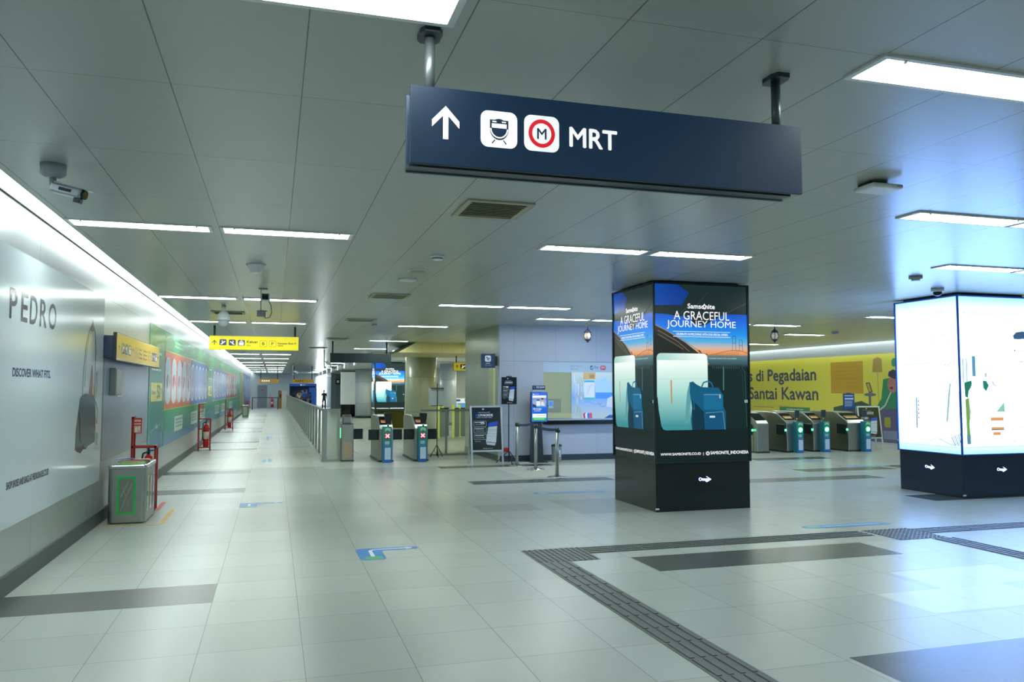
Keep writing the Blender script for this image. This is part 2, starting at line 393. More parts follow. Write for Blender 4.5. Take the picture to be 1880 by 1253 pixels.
for x, y in ((-1.7, -2.5), (-0.5, -2.5), (2.5, -2.5), (3.7, -2.5), (7.5, -2.5), (8.7, -2.5), (12, -2.5), (2.5, -6.5), (8.5, -6.5), (12.0, 2.7), (13.2, 2.7)):  # out-of-view lamps added to raise the light in the hall
    lp(x, y, 'unseen ceiling lamp added behind or beside the viewpoint to light the hall', 'unseen lamps added around the viewpoint')

WARM = mat('added_lamp_warm', 'ffffff', 0.5, emit=LAMP * 1.5, ecol=(1.0, 0.96, 0.66))  # emission of the hidden warm lamps added to lift the central background
for x, y, z in ((5.2, 42.6, 2.72), (5.0, 40.0, 2.72), (4.9, 36.5, 2.72), (5.15, 20.7, ZC), (5.5, 22.0, ZC), (4.1, 29.0, ZC), (5.4, 29.4, ZC), (8.6, 34.0, 2.72), (9.0, 37.0, 2.72), (6.6, 21.5, ZC), (8.6, 21.5, ZC), (7.4, 29.2, ZC), (9.0, 29.2, ZC), (10.0, 36.0, 2.72), (10.5, 40.0, 2.72), (12.0, 25.5, ZC)):
    c = lp(x, y, 'unseen warm ceiling lamp added to brighten the area behind the ticket office', 'unseen lamps added behind the ticket office'); c.location.z = z
    for ch in c.children:
        if ch.name.startswith('diffuser'): ch.data = ch.data.copy(); ch.data.materials[0] = WARM
c = lp(5.6, 18.2, 'unseen warm lamp added inside the ticket office to brighten its window'); c.children[0]  # lamp added so the office interior looks brighter through the pane
for ch in c.children:
    if ch.name.startswith('diffuser'): ch.data = ch.data.copy(); ch.data.materials[0] = WARM
# ------------------------------------------------------------------ ceiling fittings
def vent(x0, x1, y0, y1, lab, n=9):
    t = thing('ceiling_vent', lab, 'vent', (x0, y0, ZC)); w = x1 - x0; d = y1 - y0; e = 0.045
    B().box(0, w, 0, e, -0.014, 0).box(0, w, d - e, d, -0.014, 0).box(0, e, e, d - e, -0.014, 0).box(w - e, w, e, d - e, -0.014, 0).build('frame', VENTM, t, bev=0.003)
    B().box(e, w - e, e, d - e, -0.004, 0).build('backing', DARK, t)
    b = B()
    for k in range(n):
        y = e + (d - 2 * e) * (k + 0.5) / n
        b.add([(e, y - 0.016, -0.012), (w - e, y - 0.016, -0.012), (w - e, y + 0.010, -0.002), (e, y + 0.010, -0.002)], [(0, 1, 2, 3)])
        b.box(e, w - e, y - 0.019, y - 0.015, -0.014, -0.008)
    b.build('louvre', VENTM, t)
vent(1.37, 1.90, 5.74, 6.33, 'nearest slatted air vent, below the left part of the navy sign')
vent(1.38, 1.95, 11.83, 12.45, 'slatted air vent in the middle of the ceiling, behind the speaker discs')
vent(1.38, 1.98, 16.2, 16.8, 'thin looking air vent farther along the middle ceiling, above the white round detector')
vent(-1.12, -0.55, 15.3, 15.9, 'air vent behind the hanging white dome camera by the left wall', 4)
vent(1.38, 1.98, 22.4, 23.0, 'far air vent left of the blank dark hanging sign')
vent(1.1, 1.7, 27.5, 28.1, 'distant air vent in the corridor ceiling above the glass fence')
def disc(name, x, y, prof, ms, lab, cat, extra=None):
    t = thing(name, lab, cat, (x, y, ZC)); B().lathe(prof, n=24).build('housing', ms, t)
    if extra: extra(t)
disc('smoke_detector', 1.65, 8.33, [(0.075, 0), (0.075, -0.015), (0.055, -0.02), (0.055, -0.045), (0.03, -0.05)], WHITEP, 'small round smoke detector in front of the two flat speaker discs', 'smoke detector',
     lambda t: B().lathe([(0.056, -0.026), (0.057, -0.036)], n=24).build('slot', DARK, t))
disc('ceiling_speaker', 1.63, 9.44, [(0.12, 0), (0.12, -0.008), (0.105, -0.01)], WHITEP, 'round ceiling speaker with dark grille', 'speaker', lambda t: B().lathe([(0.10, -0.010), (0.10, -0.012)], n=24).build('grille', mat('grille', '8a8672', 0.7), t))
disc('ceiling_speaker', 1.63, 10.22, [(0.12, 0), (0.12, -0.02), (0.10, -0.026)], WHITEP, 'plain white round disc behind the dark-grilled speaker', 'speaker')
disc('smoke_detector', -0.22, 9.5, [(0.11, 0), (0.10, -0.02), (0.07, -0.05), (0.065, -0.09), (0.03, -0.1)], WHITEP, 'white funnel-shaped detector between the first and second left lamp rows', 'smoke detector')
disc('smoke_detector', 7.75, 8.14, [(0.08, 0), (0.08, -0.03), (0.05, -0.035), (0.05, -0.055)], GREYP, 'small grey smoke detector left of the dome camera over the bright pillar', 'smoke detector')
disc('smoke_detector', 2.08, 17.5, [(0.06, 0), (0.06, -0.03), (0.05, -0.04)], GREYP, 'tiny round detector behind the thin far vent', 'smoke detector')
disc('smoke_detector', 13.3, 16.6, [(0.08, 0), (0.08, -0.04), (0.05, -0.06)], GREYP, 'small grey detector on the ceiling in front of the yellow mural', 'smoke detector')
disc('dome_camera', 8.97, 9.03, [(0.085, 0), (0.085, -0.045), (0.06, -0.05)], WHITEP, 'white ceiling dome camera with dark ball right over the bright pillar', 'camera',
     lambda t: B().lathe([(0.06, -0.05), (0.055, -0.08), (0.035, -0.10), (0.01, -0.108)], n=24).build('lens_dome', BLACKG, t))
# wireless access box
t = thing('access_point', 'flat white rectangular box mounted under the ceiling right of the navy sign', 'wireless box', (3.97, 4.48, ZC))
B().cb(0, 0.05, -0.016, 0.15, 0.12, 0.03).build('bracket', DARKP, t)
B().cb(0, 0, -0.045, 0.25, 0.2, 0.032).build('housing', WHITEP, t, bev=0.012)
B().cb(0.09, -0.101, -0.045, 0.04, 0.004, 0.012).build('port', GREYP, t)
# bullet camera, left front
t = thing('bullet_camera', 'grey bullet camera on a round ceiling mount above the left wall poster', 'camera', (-1.37, 5.62, ZC))
B().lathe([(0.075, 0), (0.075, -0.06), (0.06, -0.075), (0.035, -0.085)], n=28).build('mount', GREYP, t)
B().cyl((0, 0, -0.08), (0.0, 0, -0.135), 0.02).build('stem', GREYP, t)
rb = Matrix.Translation((0.0, 0, -0.145)) @ Matrix.Rotation(math.radians(-15), 4, 'Z') @ Matrix.Rotation(math.radians(14), 4, 'Y')
cb_ = B().box(0.0, 0.20, -0.038, 0.038, -0.032, 0.032).rot(rb).build('body', mat('cam_silver', 'a7b0b8', 0.3, 0.4), t, bev=0.014)
B().box(0.02, 0.245, -0.044, 0.044, 0.030, 0.038).rot(rb).build('sun_shield', WHITEP, t, bev=0.003)
B().cyl((0.195, 0, 0), (0.215, 0, 0), 0.03).rot(rb).build('lens', BLACKG, cb_)
B().box(0.155, 0.2, -0.02, 0.02, -0.06, -0.03).rot(rb).build('lamp_block', DARKP, t, bev=0.005)
B().box(0.06, 0.14, -0.0395, -0.037, -0.01, 0.01).rot(rb).build('name_plate', BLACK, cb_)
# PTZ dome
t = thing('dome_camera', 'white pear-shaped camera hanging from a stem left of the bracketed camera', 'camera', (-0.84, 14.3, ZC))
B().cyl((0, 0, 0), (0, 0, -0.1), 0.035).lathe([(0.03, -0.09), (0.06, -0.11), (0.085, -0.15), (0.11, -0.22), (0.115, -0.25), (0.09, -0.255)], n=28).build('housing', WHITEP, t)
B().lathe([(0.09, -0.255), (0.092, -0.30), (0.075, -0.34), (0.04, -0.365), (0.01, -0.37)], n=28).build('lens_dome', mat('smoked_dome', 'aab4b6', 0.1), t)
# bracketed box camera
t = thing('box_camera', 'box camera pair on a ceiling bracket with a loop of cable, above the yellow sign', 'camera', (-0.17, 11.75, ZC))
B().cb(0, 0, -0.01, 0.12, 0.1, 0.02).box(-0.035, -0.02, -0.02, 0.02, -0.40, 0).box(-0.035, 0.06, -0.02, 0.02, -0.33, -0.31).build('bracket', GREYP, t)
B().cb(0.03, -0.02, -0.13, 0.13, 0.2, 0.1).build('body', WHITEP, t, bev=0.01)
B().cb(0.03, -0.122, -0.13, 0.085, 0.01, 0.075).build('lens_window', BLACKG, t)
B().cb(-0.02, -0.02, -0.36, 0.12, 0.06, 0.09).cyl((0.0, -0.05, -0.35), (0.0, -0.09, -0.35), 0.03).build('microphone_box', GREYP, t, bev=0.006)
B().tube([(0.07, 0, -0.17), (0.11, 0, -0.24), (0.12, 0, -0.34), (0.09, 0, -0.41), (0.04, 0, -0.42), (0.0, 0, -0.39)], 0.005, n=6).build('cable', BLACK, t)
for (x, y, lab) in ((1.72, 29.5, 'camera on a long ceiling pole above the glass fence'), (0.95, 44.0, 'small distant camera on a ceiling pole over the corridor')):
    t = thing('pole_camera', lab, 'camera', (x, y, ZC))
    B().cyl((0, 0, 0), (0, 0, -0.6), 0.02, n=10).build('pole', GREYP, t)
    B().box(-0.02, 0.06, -0.05, 0.05, -0.66, -0.58).build('head', GREYP, t, bev=0.01)
    B().box(0.08, 0.30, -0.05, 0.05, -0.05, 0.05).rot(Matrix.Translation((0, 0, -0.4)) @ Matrix.Rotation(0.5, 4, 'Y')).build('body', WHITEP, t, bev=0.012)
    B().cyl((0, 0, -0.4), (0.12, 0, -0.45), 0.012, n=8).build('arm', GREYP, t)

# ------------------------------------------------------------------ icons
def esc_icon(p, x0, y0, x1, y1, c, up=True):
    w = x1 - x0; h = y1 - y0
    q = (lambda u, v: (x0 + u * w, y0 + v * h)) if up else (lambda u, v: (x0 + (1 - u) * w, y0 + v * h))
    p.line([q(.1, .85), q(.3, .85), q(.7, .35), q(.92, .35)], h * .2, c)
    p.ell(*q(.35, .2), w * .09, h * .09, c); p.line([q(.35, .3), q(.4, .62)], w * .16, c)
def arrow_up(p, cx, y0, y1, w, c, t):
    p.line([(cx, y0 + t * .6), (cx, y1)], t, c)
    p.poly([(cx, y0), (cx + w / 2, y0 + w * .52), (cx + w / 2, y0 + w * .52 + t * 1.3), (cx, y0 + t * 1.3)], c)
    p.poly([(cx, y0), (cx, y0 + t * 1.3), (cx - w / 2, y0 + w * .52 + t * 1.3), (cx - w / 2, y0 + w * .52)], c)
def squig(p, x0, y0, x1, y1, c, n=1):
    """tiny illegible print: short bars of words"""
    hh = (y1 - y0) / (n * 1.6)
    for k in range(n):
        x = x0; y = y0 + k * hh * 1.6
        while x < x1 - (x1 - x0) * .05:
            l = (x1 - x0) * random.uniform(.08, .24); p.rect(x, y, min(x + l, x1), y + hh, c); x += l + (x1 - x0) * .03

# ------------------------------------------------------------------ navy hanging MRT sign
t = thing('hanging_sign', 'navy hanging sign with up arrow, train and M icons and white MRT lettering', 'sign', (0.49, 3.03, 2.45))
SIGNM = mat('navy_sign_panel', '10273f', 0.42)
p = P((755, 0, 1470, 120), 1.78, 0.31, '10273f')
# window: x px of the photo, y mapped 0..120 over the sign height (top to bottom)
def sx(m_): return 755 + m_ / 1.78 * 715
p.L = 1
arrow_up(p, sx(.138), 28, 80, sx(.11) - sx(0), 'ffffff', 8.5)
p.rr(sx(.28), 28, sx(.433), 86, 12, 'f6fbfb'); p.rr(sx(.462), 28, sx(.613), 86, 12, 'f6fbfb')
p.L = 2
cxt = sx(.3565)
p.ell(cxt, 57, 15.5, 17, '1b2f48'); p.rect(cxt - 15.5, 42, cxt + 15.5, 57, '1b2f48')
p.ring(sx(.5375), 57, 23, 23, 6.5, 'd8202e'); p.text('M', sx(.518), 49, sx(.557), 66, '1b2f48', 0.02)
p.L = 3
p.rect(cxt - 12.5, 48, cxt + 12.5, 55, 'f6fbfb'); p.ring(cxt, 56, 15, 15.5, 2.2, 'f6fbfb', a0=0, a1=180)
for s_ in (-1, 1): p.rect(cxt + s_ * 8 - 3.5, 44, cxt + s_ * 8 + 3.5, 46, 'f6fbfb')
p.line([(cxt - 7, 74), (cxt - 12, 80)], 1.8, '1b2f48'); p.line([(cxt + 7, 74), (cxt + 12, 80)], 1.8, '1b2f48')
p.L = 1; p.text('MRT', sx(.66), 42, sx(.87), 73, 'ffffff', bold=0.03)
B().box(0, 1.78, 0.0, 0.018, 0, 0.31).build('front_panel', SIGNM, t, bev=0.003)
ICONL = print_mat('sign_face', emit=0.6, rough=0.42, base=0.6)
p.build('sign_face', ICONL, t, (0.002, -0.001, 0.002), t=0.001).scale = (0.998, 1, 0.99)
B().box(0.0, 1.74, 0.03, 0.12, -0.005, 0.005).box(0.02, 1.76, 0.02, 0.10, 0.012, 0.29).build('core', DARKP, t)
B().box(0, 1.75, 0.10, 0.118, -0.01, 0.305).build('back_panel', mat('back_panel', '243a4c', 0.4), t, bev=0.003)
for x in (0.085, 1.69):
    B().cyl((x, 0.055, 0.28), (x, 0.055, ZC - 2.45 - 0.02), 0.021).build('post', mat('post_grey', '5c6468', 0.35, 0.5), t)
    B().prism([(x - 0.045, 0.02), (x - 0.03, -0.01), (x + 0.03, -0.01), (x + 0.045, 0.02), (x + 0.045, 0.09), (x + 0.03, 0.115), (x - 0.03, 0.115), (x - 0.045, 0.09)], 'z', ZC - 2.45 - 0.02, ZC - 2.45).build('mounting_plate', DARKP, t)

# ------------------------------------------------------------------ yellow hanging sign
def icon_sq(p, x0, y0, x1, y1, kind, bg='2d3a5c', fg='f4f6f4'):
    L = p.L; p.rr(x0, y0, x1, y1, (x1 - x0) * .18, bg); p.L = L + 1
    if kind == 'up': esc_icon(p, x0 + (x1 - x0) * .1, y0 + (y1 - y0) * .1, x1 - (x1 - x0) * .1, y1 - (y1 - y0) * .1, fg)
    elif kind == 'down': esc_icon(p, x0 + (x1 - x0) * .1, y0 + (y1 - y0) * .1, x1 - (x1 - x0) * .1, y1 - (y1 - y0) * .1, fg, False)
    else:
        w = x1 - x0; h = y1 - y0
        p.rect(x0 + w * .15, y0 + h * .42, x1 - w * .15, y1 - h * .1, fg)
        for k in (.3, .5, .7): p.ell(x0 + w * k, y0 + h * .27, w * .07, h * .1, fg)
        p.poly([(x0 + w * .35, y0 + h * .18), (x0 + w * .5, y0 + h * .04), (x0 + w * .65, y0 + h * .18)], fg)
    p.L = L
t = thing('hanging_sign', 'bright yellow hanging exit sign reading Keluar with B and F boxes', 'sign', (-1.39, 18.8, 2.46))
YEL = mat('yellow_sign_case', 'e8d800', 0.4)
cs_ = B().box(0, 1.91, 0.0, 0.12, 0, 0.31).build('case', YEL, t, bev=0.006)
p = P((10, 70, 1805, 375), 1.90, 0.30, 'f0e010')
arrow_up(p, 105, 165, 268, 95, '26303a', 16)
icon_sq(p, 205, 145, 345, 280, 'up'); icon_sq(p, 388, 150, 528, 285, 'down'); icon_sq(p, 572, 155, 710, 288, 'lift')
p.text('Keluar', 752, 165, 975, 222, '30321c', 0.035); p.text('Exit', 755, 262, 835, 290, '6a6430', 0.04)
for x, ch in ((1010, 'B'), (1198, 'F')):
    p.L = 1; p.rr(x, 160, x + 150, 305, 30, '8f8620'); p.L = 2; p.rr(x + 7, 167, x + 143, 298, 26, 'f0e010'); p.L = 3; p.text(ch, x + 52, 200, x + 98, 262, '30321c', 0.03)
p.L = 1; p.text('Kawasan Blok M', 1380, 200, 1755, 240, '55501c', 0.05); p.text('Selatan', 1380, 255, 1495, 285, '55501c', 0.05)
p.build('sign_face', print_mat('yellow_face', emit=0.38, rough=0.4, base=0.8), cs_, (0.005, 0.0, 0.005), t=0.002)
for x in (0.1, 1.83): B().cyl((x, 0.06, 0.31), (x, 0.06, ZC - 2.46), 0.022).build('post', DARKP, t)

# blank dark hanging sign
t = thing('hanging_sign', 'blank dark hanging sign seen edge-on before the far luggage pillar', 'sign', (1.57, 24.0, 2.37))
B().box(0, 1.79, 0, 0.12, 0, 0.28).build('case', DARKP, t, bev=0.006)
for x in (0.07, 1.66): B().cyl((x, 0.06, 0.28), (x, 0.06, ZC - 2.37), 0.022).build('post', BLACK, t)
# far orange signs
for x0, x1, lab in ((-0.85, 0.27, 'small orange hanging sign over the far corridor end, left of the other one'), (1.06, 2.28, 'small orange hanging sign over the fence above the blue kiosk')):
    t = thing('hanging_sign', lab, 'sign', (x0, 50.0, 2.0)); w = x1 - x0
    B().box(0, w, 0, 0.1, 0, 0.2).build('case', mat('orange_case', '9a7420', 0.4), t)
    p = P((0, 0, 100, 20), w - 0.02, 0.18, 'a07a20')
    for k in range(4): p.rr(12 + 11 * k, 5, 20 + 11 * k, 15, 2, 'f4f0e0' if x0 < 0 else '3a3010')
    p.text('Keluar', 60, 6, 90, 15, '4a3a10')
    p.build('sign_face', LIT2, t, (0.01, 0, 0.01), t=0.002)
    for x in (0.08, w - 0.08): B().cyl((x, 0.05, 0.2), (x, 0.05, 1.0), 0.02, n=8).build('post', BLACK, t)

# ------------------------------------------------------------------ left wall: posters
def wall_print(name, y0, y1, z0, z1, p, lab, cat='poster', m=None, t_=0.006, x=XL):
    o = p.build(name, m or GLOSS, None, (x, y0, z0), (0, 1, 0), (0, 0, 1), t_)
    return tag(o, lab, cat)
# white fashion poster, window = (y, -z)
p = P((3.0, -2.67, 10.42, -0.51), 7.42, 2.16, 'bcc9cc')
p.L = 1
for ch, a, b_ in (('P', 6.90, 7.08), ('E', 7.19, 7.36), ('D', 7.43, 7.64), ('R', 7.72, 7.93), ('O', 8.00, 8.25)): p.text(ch, a, -2.35, b_, -2.12, '3a3a42', 0.02)
p.text('DISCOVER WHAT FITS.', 7.03, -1.74, 8.12, -1.675, '263040', 0.05)
p.text('SHOP SHOES AND BAGS AT PEDROSHOES.CO.ID', 6.98, -0.86, 8.17, -0.805, '263040', 0.05)
# bag image
p.poly([(9.36, -1.50), (9.55, -1.53), (10.0, -1.50), (10.12, -1.1), (10.08, -0.98), (9.55, -0.94), (9.4, -0.90), (9.22, -0.93), (9.22, -1.18)], '333c4e')
p.poly([(9.3, -1.48), (9.36, -1.50), (9.32, -0.92), (9.15, -0.95), (9.16, -1.15)], '262e3c')
p.poly([(9.7, -1.52), (9.82, -1.84), (9.86, -1.84), (9.96, -1.5)], '7a4a3c'); p.L = 2; p.poly([(9.86, -1.52), (9.87, -1.72), (10.0, -1.49)], 'b08a50')
p.L = 3
p.line([(9.40, -1.50), (9.42, -1.75), (9.5, -2.02), (9.62, -2.2), (9.8, -2.31), (9.95, -2.2), (10.0, -2.0), (10.0, -1.75), (9.98, -1.48)], 0.018, '3a4048')
p.line([(9.5, -1.6), (9.52, -1.9), (9.62, -2.12), (9.78, -2.28)], 0.012, '4a5058')
p.poly([(9.72, -2.26), (9.8, -2.35), (9.88, -2.26), (9.84, -2.22), (9.76, -2.22)], '5a5048')
p.line([(10.0, -1.5), (10.08, -1.78), (10.14, -1.62), (10.02, -1.45), (10.12, -1.4), (10.2, -1.32), (10.16, -1.18), (10.08, -1.25), (10.05, -1.42)], 0.014, '4a4c50')
p.L = 2; p.poly([(10.06, -1.1), (10.28, -1.06), (10.24, -0.93), (10.1, -0.95)], '93a69f'); p.L = 4; p.poly([(9.52, -0.99), (9.68, -0.99), (9.66, -0.93), (9.54, -0.93)], '2f6a58')
p.poly([(9.3, -1.35), (9.42, -1.2), (9.45, -1.0), (9.36, -1.05)], '3e4656')
wall_print('wall_poster', 3.0, 10.42, 0.51, 2.67, p, 'huge pale grey wall poster lettered PEDRO with a dark shoulder bag')
# grey-violet plain print
p = P((0, 0, 1, 1), 3.5, 1.32, '7f8b9c'); p.L = 1; p.vg(0, 0, 1, 1, [(0, '8f9db6'), (.5, '8793a6'), (1, '84858a')])
wall_print('wall_panel', 10.5, 14.0, 0.73, 2.05, p, 'plain grey-violet wall panel between the pale poster and the green poster', 'wall panel', FILM)
# box and notices on it
t = thing('switch_box', 'small pale metal box fixed to the grey-violet wall panel', 'box', (XL + 0.006, 10.84, 1.5))
B().box(0, 0.07, 0, 0.42, 0, 0.34).build('case', GREYMET, t, bev=0.006); B().box(0.07, 0.076, 0.03, 0.39, 0.02, 0.32).build('cover', STEEL, t)
p = P((0, 0, 10, 10), 0.3, 0.16, '3b5fa8'); squig(p, 1, 2, 9, 8, 'dfe8f4', 3); wall_print('notice', 11.40, 11.70, 1.64, 1.80, p, 'small blue notice beside the pale metal box', 'notice', PAPER, 0.008)
p = P((0, 0, 10, 10), 0.3, 0.14, 'c9b8cc'); squig(p, 1, 2, 9, 8, 'b0405a', 3); wall_print('notice', 11.40, 11.70, 1.48, 1.62, p, 'small pinkish notice under the blue one', 'notice', PAPER, 0.008)

# green poster panels
GRN = [(-2.66, '4aa650'), (-2.2, '2f9660'), (-1.8, '1d8a74'), (-1.2, '1c8578'), (-0.54, '1f72a0')]
def green_panel(y0, y1, lab, big=True):
    p = P((y0, -2.66, y1, -0.53), y1 - y0, 2.13, '2a8a70'); w = y1 - y0
    p.L = 1; p.vg(y0, 0, y1, 0, GRN[:1] + GRN[1:]) if False else p.vg(y0, -2.66, y1, -0.53, [(a if i else -2.66, c) for i, (a, c) in enumerate(GRN[:-1])] + [(-0.53, GRN[-1][1])])
    p.L = 2
    p.line([(y0 + w * .05, -0.6), (y0 + w * .05, -2.3), (y0 + w * .2, -2.55), (y0 + w * .5, -2.64)], 0.015, 'b9c848')
    p.line([(y0 + w * .97, -2.2), (y0 + w * .9, -1.6), (y0 + w * .94, -0.9), (y0 + w * .8, -0.55)], 0.02, 'b9a84a')
    p.rect(y0 + w * .13, -1.69, y0 + w * .86, -1.37, 'd6cf3e')
    p.L = 3
    p.text('Diskon', y0 + w * .17, -1.56, y0 + w * .44, -1.49, '3c6a48'); p.text('50', y0 + w * .5, -1.65, y0 + w * .72, -1.42, '2c5a48', 0.02); p.text('%', y0 + w * .75, -1.6, y0 + w * .84, -1.5, '3c6a48')
    squig(p, y0 + w * .25, -2.22, y0 + w * .75, -2.15, 'e8f4ea', 1); squig(p, y0 + w * .15, -1.93, y0 + w * .8, -1.88, 'eef6ee', 1)
    p.line([(y0 + w * .15, -0.86), (y0 + w * .45, -0.93), (y0 + w * .55, -0.97), (y0 + w * .6, -0.93), (y0 + w * .85, -0.98)], 0.012, '9cc8c0')
    p.poly([(y0 + w * .45, -0.9), (y0 + w * .55, -0.99), (y0 + w * .62, -0.9)], '9cc8c0')
    wall_print('wall_poster', y0, y1, 0.53, 2.66, p, lab, m=FILM)
green_panel(14.08, 15.95, 'green poster strip with a yellow 50 percent box, nearest the yellow wall sign')
def capsule_mural(y0, y1, segs, lab, boxes):
    """wide green print with a picture band of tall rounded windows"""
    p = P((y0, -2.66, y1, -0.53), y1 - y0, 2.13, '2a8a70')
    p.L = 1; p.vg(y0, -2.66, y1, -0.53, [(-2.66, '3e9e62'), (-2.3, '2f9a60'), (-1.21, '24a060'), (-0.85, '1f8a80'), (-0.53, '2a78aa')])
    for a, b2, n, c1, c2, inner in segs:
        p.L = 2; p.vg(a, -2.3, b2, -1.2, [(-2.3, c1), (-1.75, c2), (-1.2, c1)])
        w = (b2 - a) / n
        for k in range(n):
            x0 = a + k * w; p.L = 3
            p.rr(x0 + w * .1, -2.2, x0 + w * .9, -1.29, w * .4, 'c9dcec', ry=0.2, n=6)
            p.L = 4; p.rr(x0 + w * .2, -2.15, x0 + w * .84, -1.34, w * .32, inner[k % len(inner)][0], ry=0.17, n=6)
            p.L = 5; p.ell(x0 + w * .5, -1.72, w * .22, 0.15, inner[k % len(inner)][1]); p.L = 6; p.poly([(x0 + w * .4, -1.5), (x0 + w * .62, -1.55), (x0 + w * .55, -1.95)], inner[k % len(inner)][2])
    p.L = 2
    p.line([(y0, -2.31), (y1, -2.31)], 0.02, 'c8c050'); p.line([(y0, -1.19), (y1, -1.19)], 0.02, '9cd048')
    for a, b2 in boxes: p.L = 2; p.rect(a, -1.02, b2, -0.71, 'b8cfc4'); p.L = 3; squig(p, a + (b2 - a) * .1, -0.97, b2 - (b2 - a) * .1, -0.76, '7a9a98', 3)
    squig(p, y0 + (y1 - y0) * .15, -2.55, y0 + (y1 - y0) * .3, -2.4, '8ed0a0', 2)
    return p
I1 = [('bcd0e0', '2f6a58', 'dfe8ee'), ('cfd8e0', 'b83a50', 'e8c8c8'), ('c4d4e4', 'a8485a', 'dfe8ee'), ('bcccdc', '6a6a50', 'e4e8e8'), ('c0cce0', '5a5a88', 'b0485a')]
I2 = [('7fa4d8', '4a78b8', 'a8c4e8'), ('88a8dc', '5a88c0', 'b4cce8'), ('7a9cd8', '4870b8', 'a0bce4')]
p = capsule_mural(15.98, 25.9, [(16.0, 20.8, 5, 'd8682c', 'd04a38', I1), (20.8, 25.85, 5, '3f74c8', '2f56b8', I2)], '', [(17.7, 19.2), (21.05, 22.7), (23.6, 25.2)])
o = p.build('wall_poster', FILM, None, (XL, 15.98, 0.53), (0, 1, 0), (0, 0, 1), 0.006); tag(o, 'wide green wall poster with a band of orange then blue rounded pictures', 'poster')
green_panel(25.95, 28.1, 'narrow green poster strip with a yellow box, between the two picture bands')
p = capsule_mural(28.15, 46.5, [(28.3, 36.0, 5, '6a8ac8', '3f5fb8', I2), (36.0, 46.4, 5, 'b04a58', 'c85a48', I1)], '', [(29.5, 31.5), (33.0, 35.2), (38.5, 41.5)])
o = p.build('wall_poster', FILM, None, (XL, 28.15, 0.53), (0, 1, 0), (0, 0, 1), 0.006); tag(o, 'green wall poster whose band turns from blue to red, farther down the left wall', 'poster')
p = P((46.6, -2.66, 58, -0.4), 11.4, 2.26, '3c9a8a'); p.L = 1; p.rect(50, -2.66, 53.5, -0.4, 'b8b048'); p.rect(53.5, -2.66, 58, -0.4, '5a90a0'); p.rect(55, -2.66, 56, -0.4, 'c0b850')
wall_print('wall_poster', 46.6, 58.0, 0.4, 2.66, p, 'distant teal poster with vertical yellow bands on the left wall', m=FILM)
p = P((58.2, -2.66, 71, -0.4), 12.8, 2.26, '6a86b8'); p.L = 1
for k in range(8): p.L = 1; p.rr(58.5 + k * 1.55, -2.4, 59.7 + k * 1.55, -0.95, 0.5, '93a8d0', ry=0.3)
p.rect(58.2, -0.85, 71, -0.4, '3a64c0')
wall_print('wall_poster', 58.2, 71.0, 0.4, 2.66, p, 'farthest blue poster with rounded windows at the end of the left wall', m=FILM)

# yellow sign box on the left wall
t = thing('wall_sign', 'long yellow direction sign box fixed high on the left wall', 'sign', (XL, 10.46, 1.92))
B().box(0, 0.10, 0.0, 3.5, 0.03, 0.30).build('bracket', NAVY, t, bev=0.005)
cs_ = B().box(0.10, 0.14, 0, 3.69, 0, 0.34).build('case', DARKP, t, bev=0.004)
p = P((200, 0, 1410, 100), 3.67, 0.32, 'd8b848')
p.L = 1
p.rect(200, 0, 1410, 4, 'd9d090'); p.rect(200, 96, 1410, 100, 'd9d090')
p.line([(235, 48), (262, 48)], 5, '6a4a20'); p.line([(247, 36), (235, 48), (247, 60)], 4, '6a4a20')
for k, (x, kd) in enumerate(((300, 'up'), (380, 'down'), (460, 'lift'))): p.L = 1; icon_sq(p, x, 32, x + 66, 74, kd, '50586a')
p.L = 1; p.text('Keluar', 545, 40, 605, 52, '6a5a28')
for r in range(3):
    for c in range(2): p.ring(650 + c * 50, 38 + r * 18, 17, 6, 1.5, '9a8430', n=16, tx=4)
    p.text(('Blok M', 'Plaza', 'Terminal')[r], 745, 33 + r * 18, 815, 43 + r * 18, '5a4a20')
p.line([(850, 20), (850, 82)], 3, 'b09440')
for r in range(3):
    p.text(('Kawasan', 'Taman', 'Pasar')[r], 870, 33 + r * 18, 980, 43 + r * 18, '6a5a28')
    for c in range(2): p.ring(1030 + c * 50, 38 + r * 18, 17, 6, 1.5, '9a8430', n=16, tx=4)
for k, (x, kd) in enumerate(((1140, 'up'), (1200, 'down'), (1260, 'lift'))): p.L = 1; icon_sq(p, x, 34, x + 52, 76, kd, '50586a')
p.L = 1; p.line([(1335, 52), (1380, 52)], 5, '6a4a20'); p.line([(1366, 42), (1380, 52), (1366, 62)], 4, '6a4a20')
p.build('sign_face', print_mat('yellow_wall_face', emit=0.12, rough=0.25, base=0.9), cs_, (0.14, 0.01, 0.01), (0, 1, 0), (0, 0, 1), 0.003)

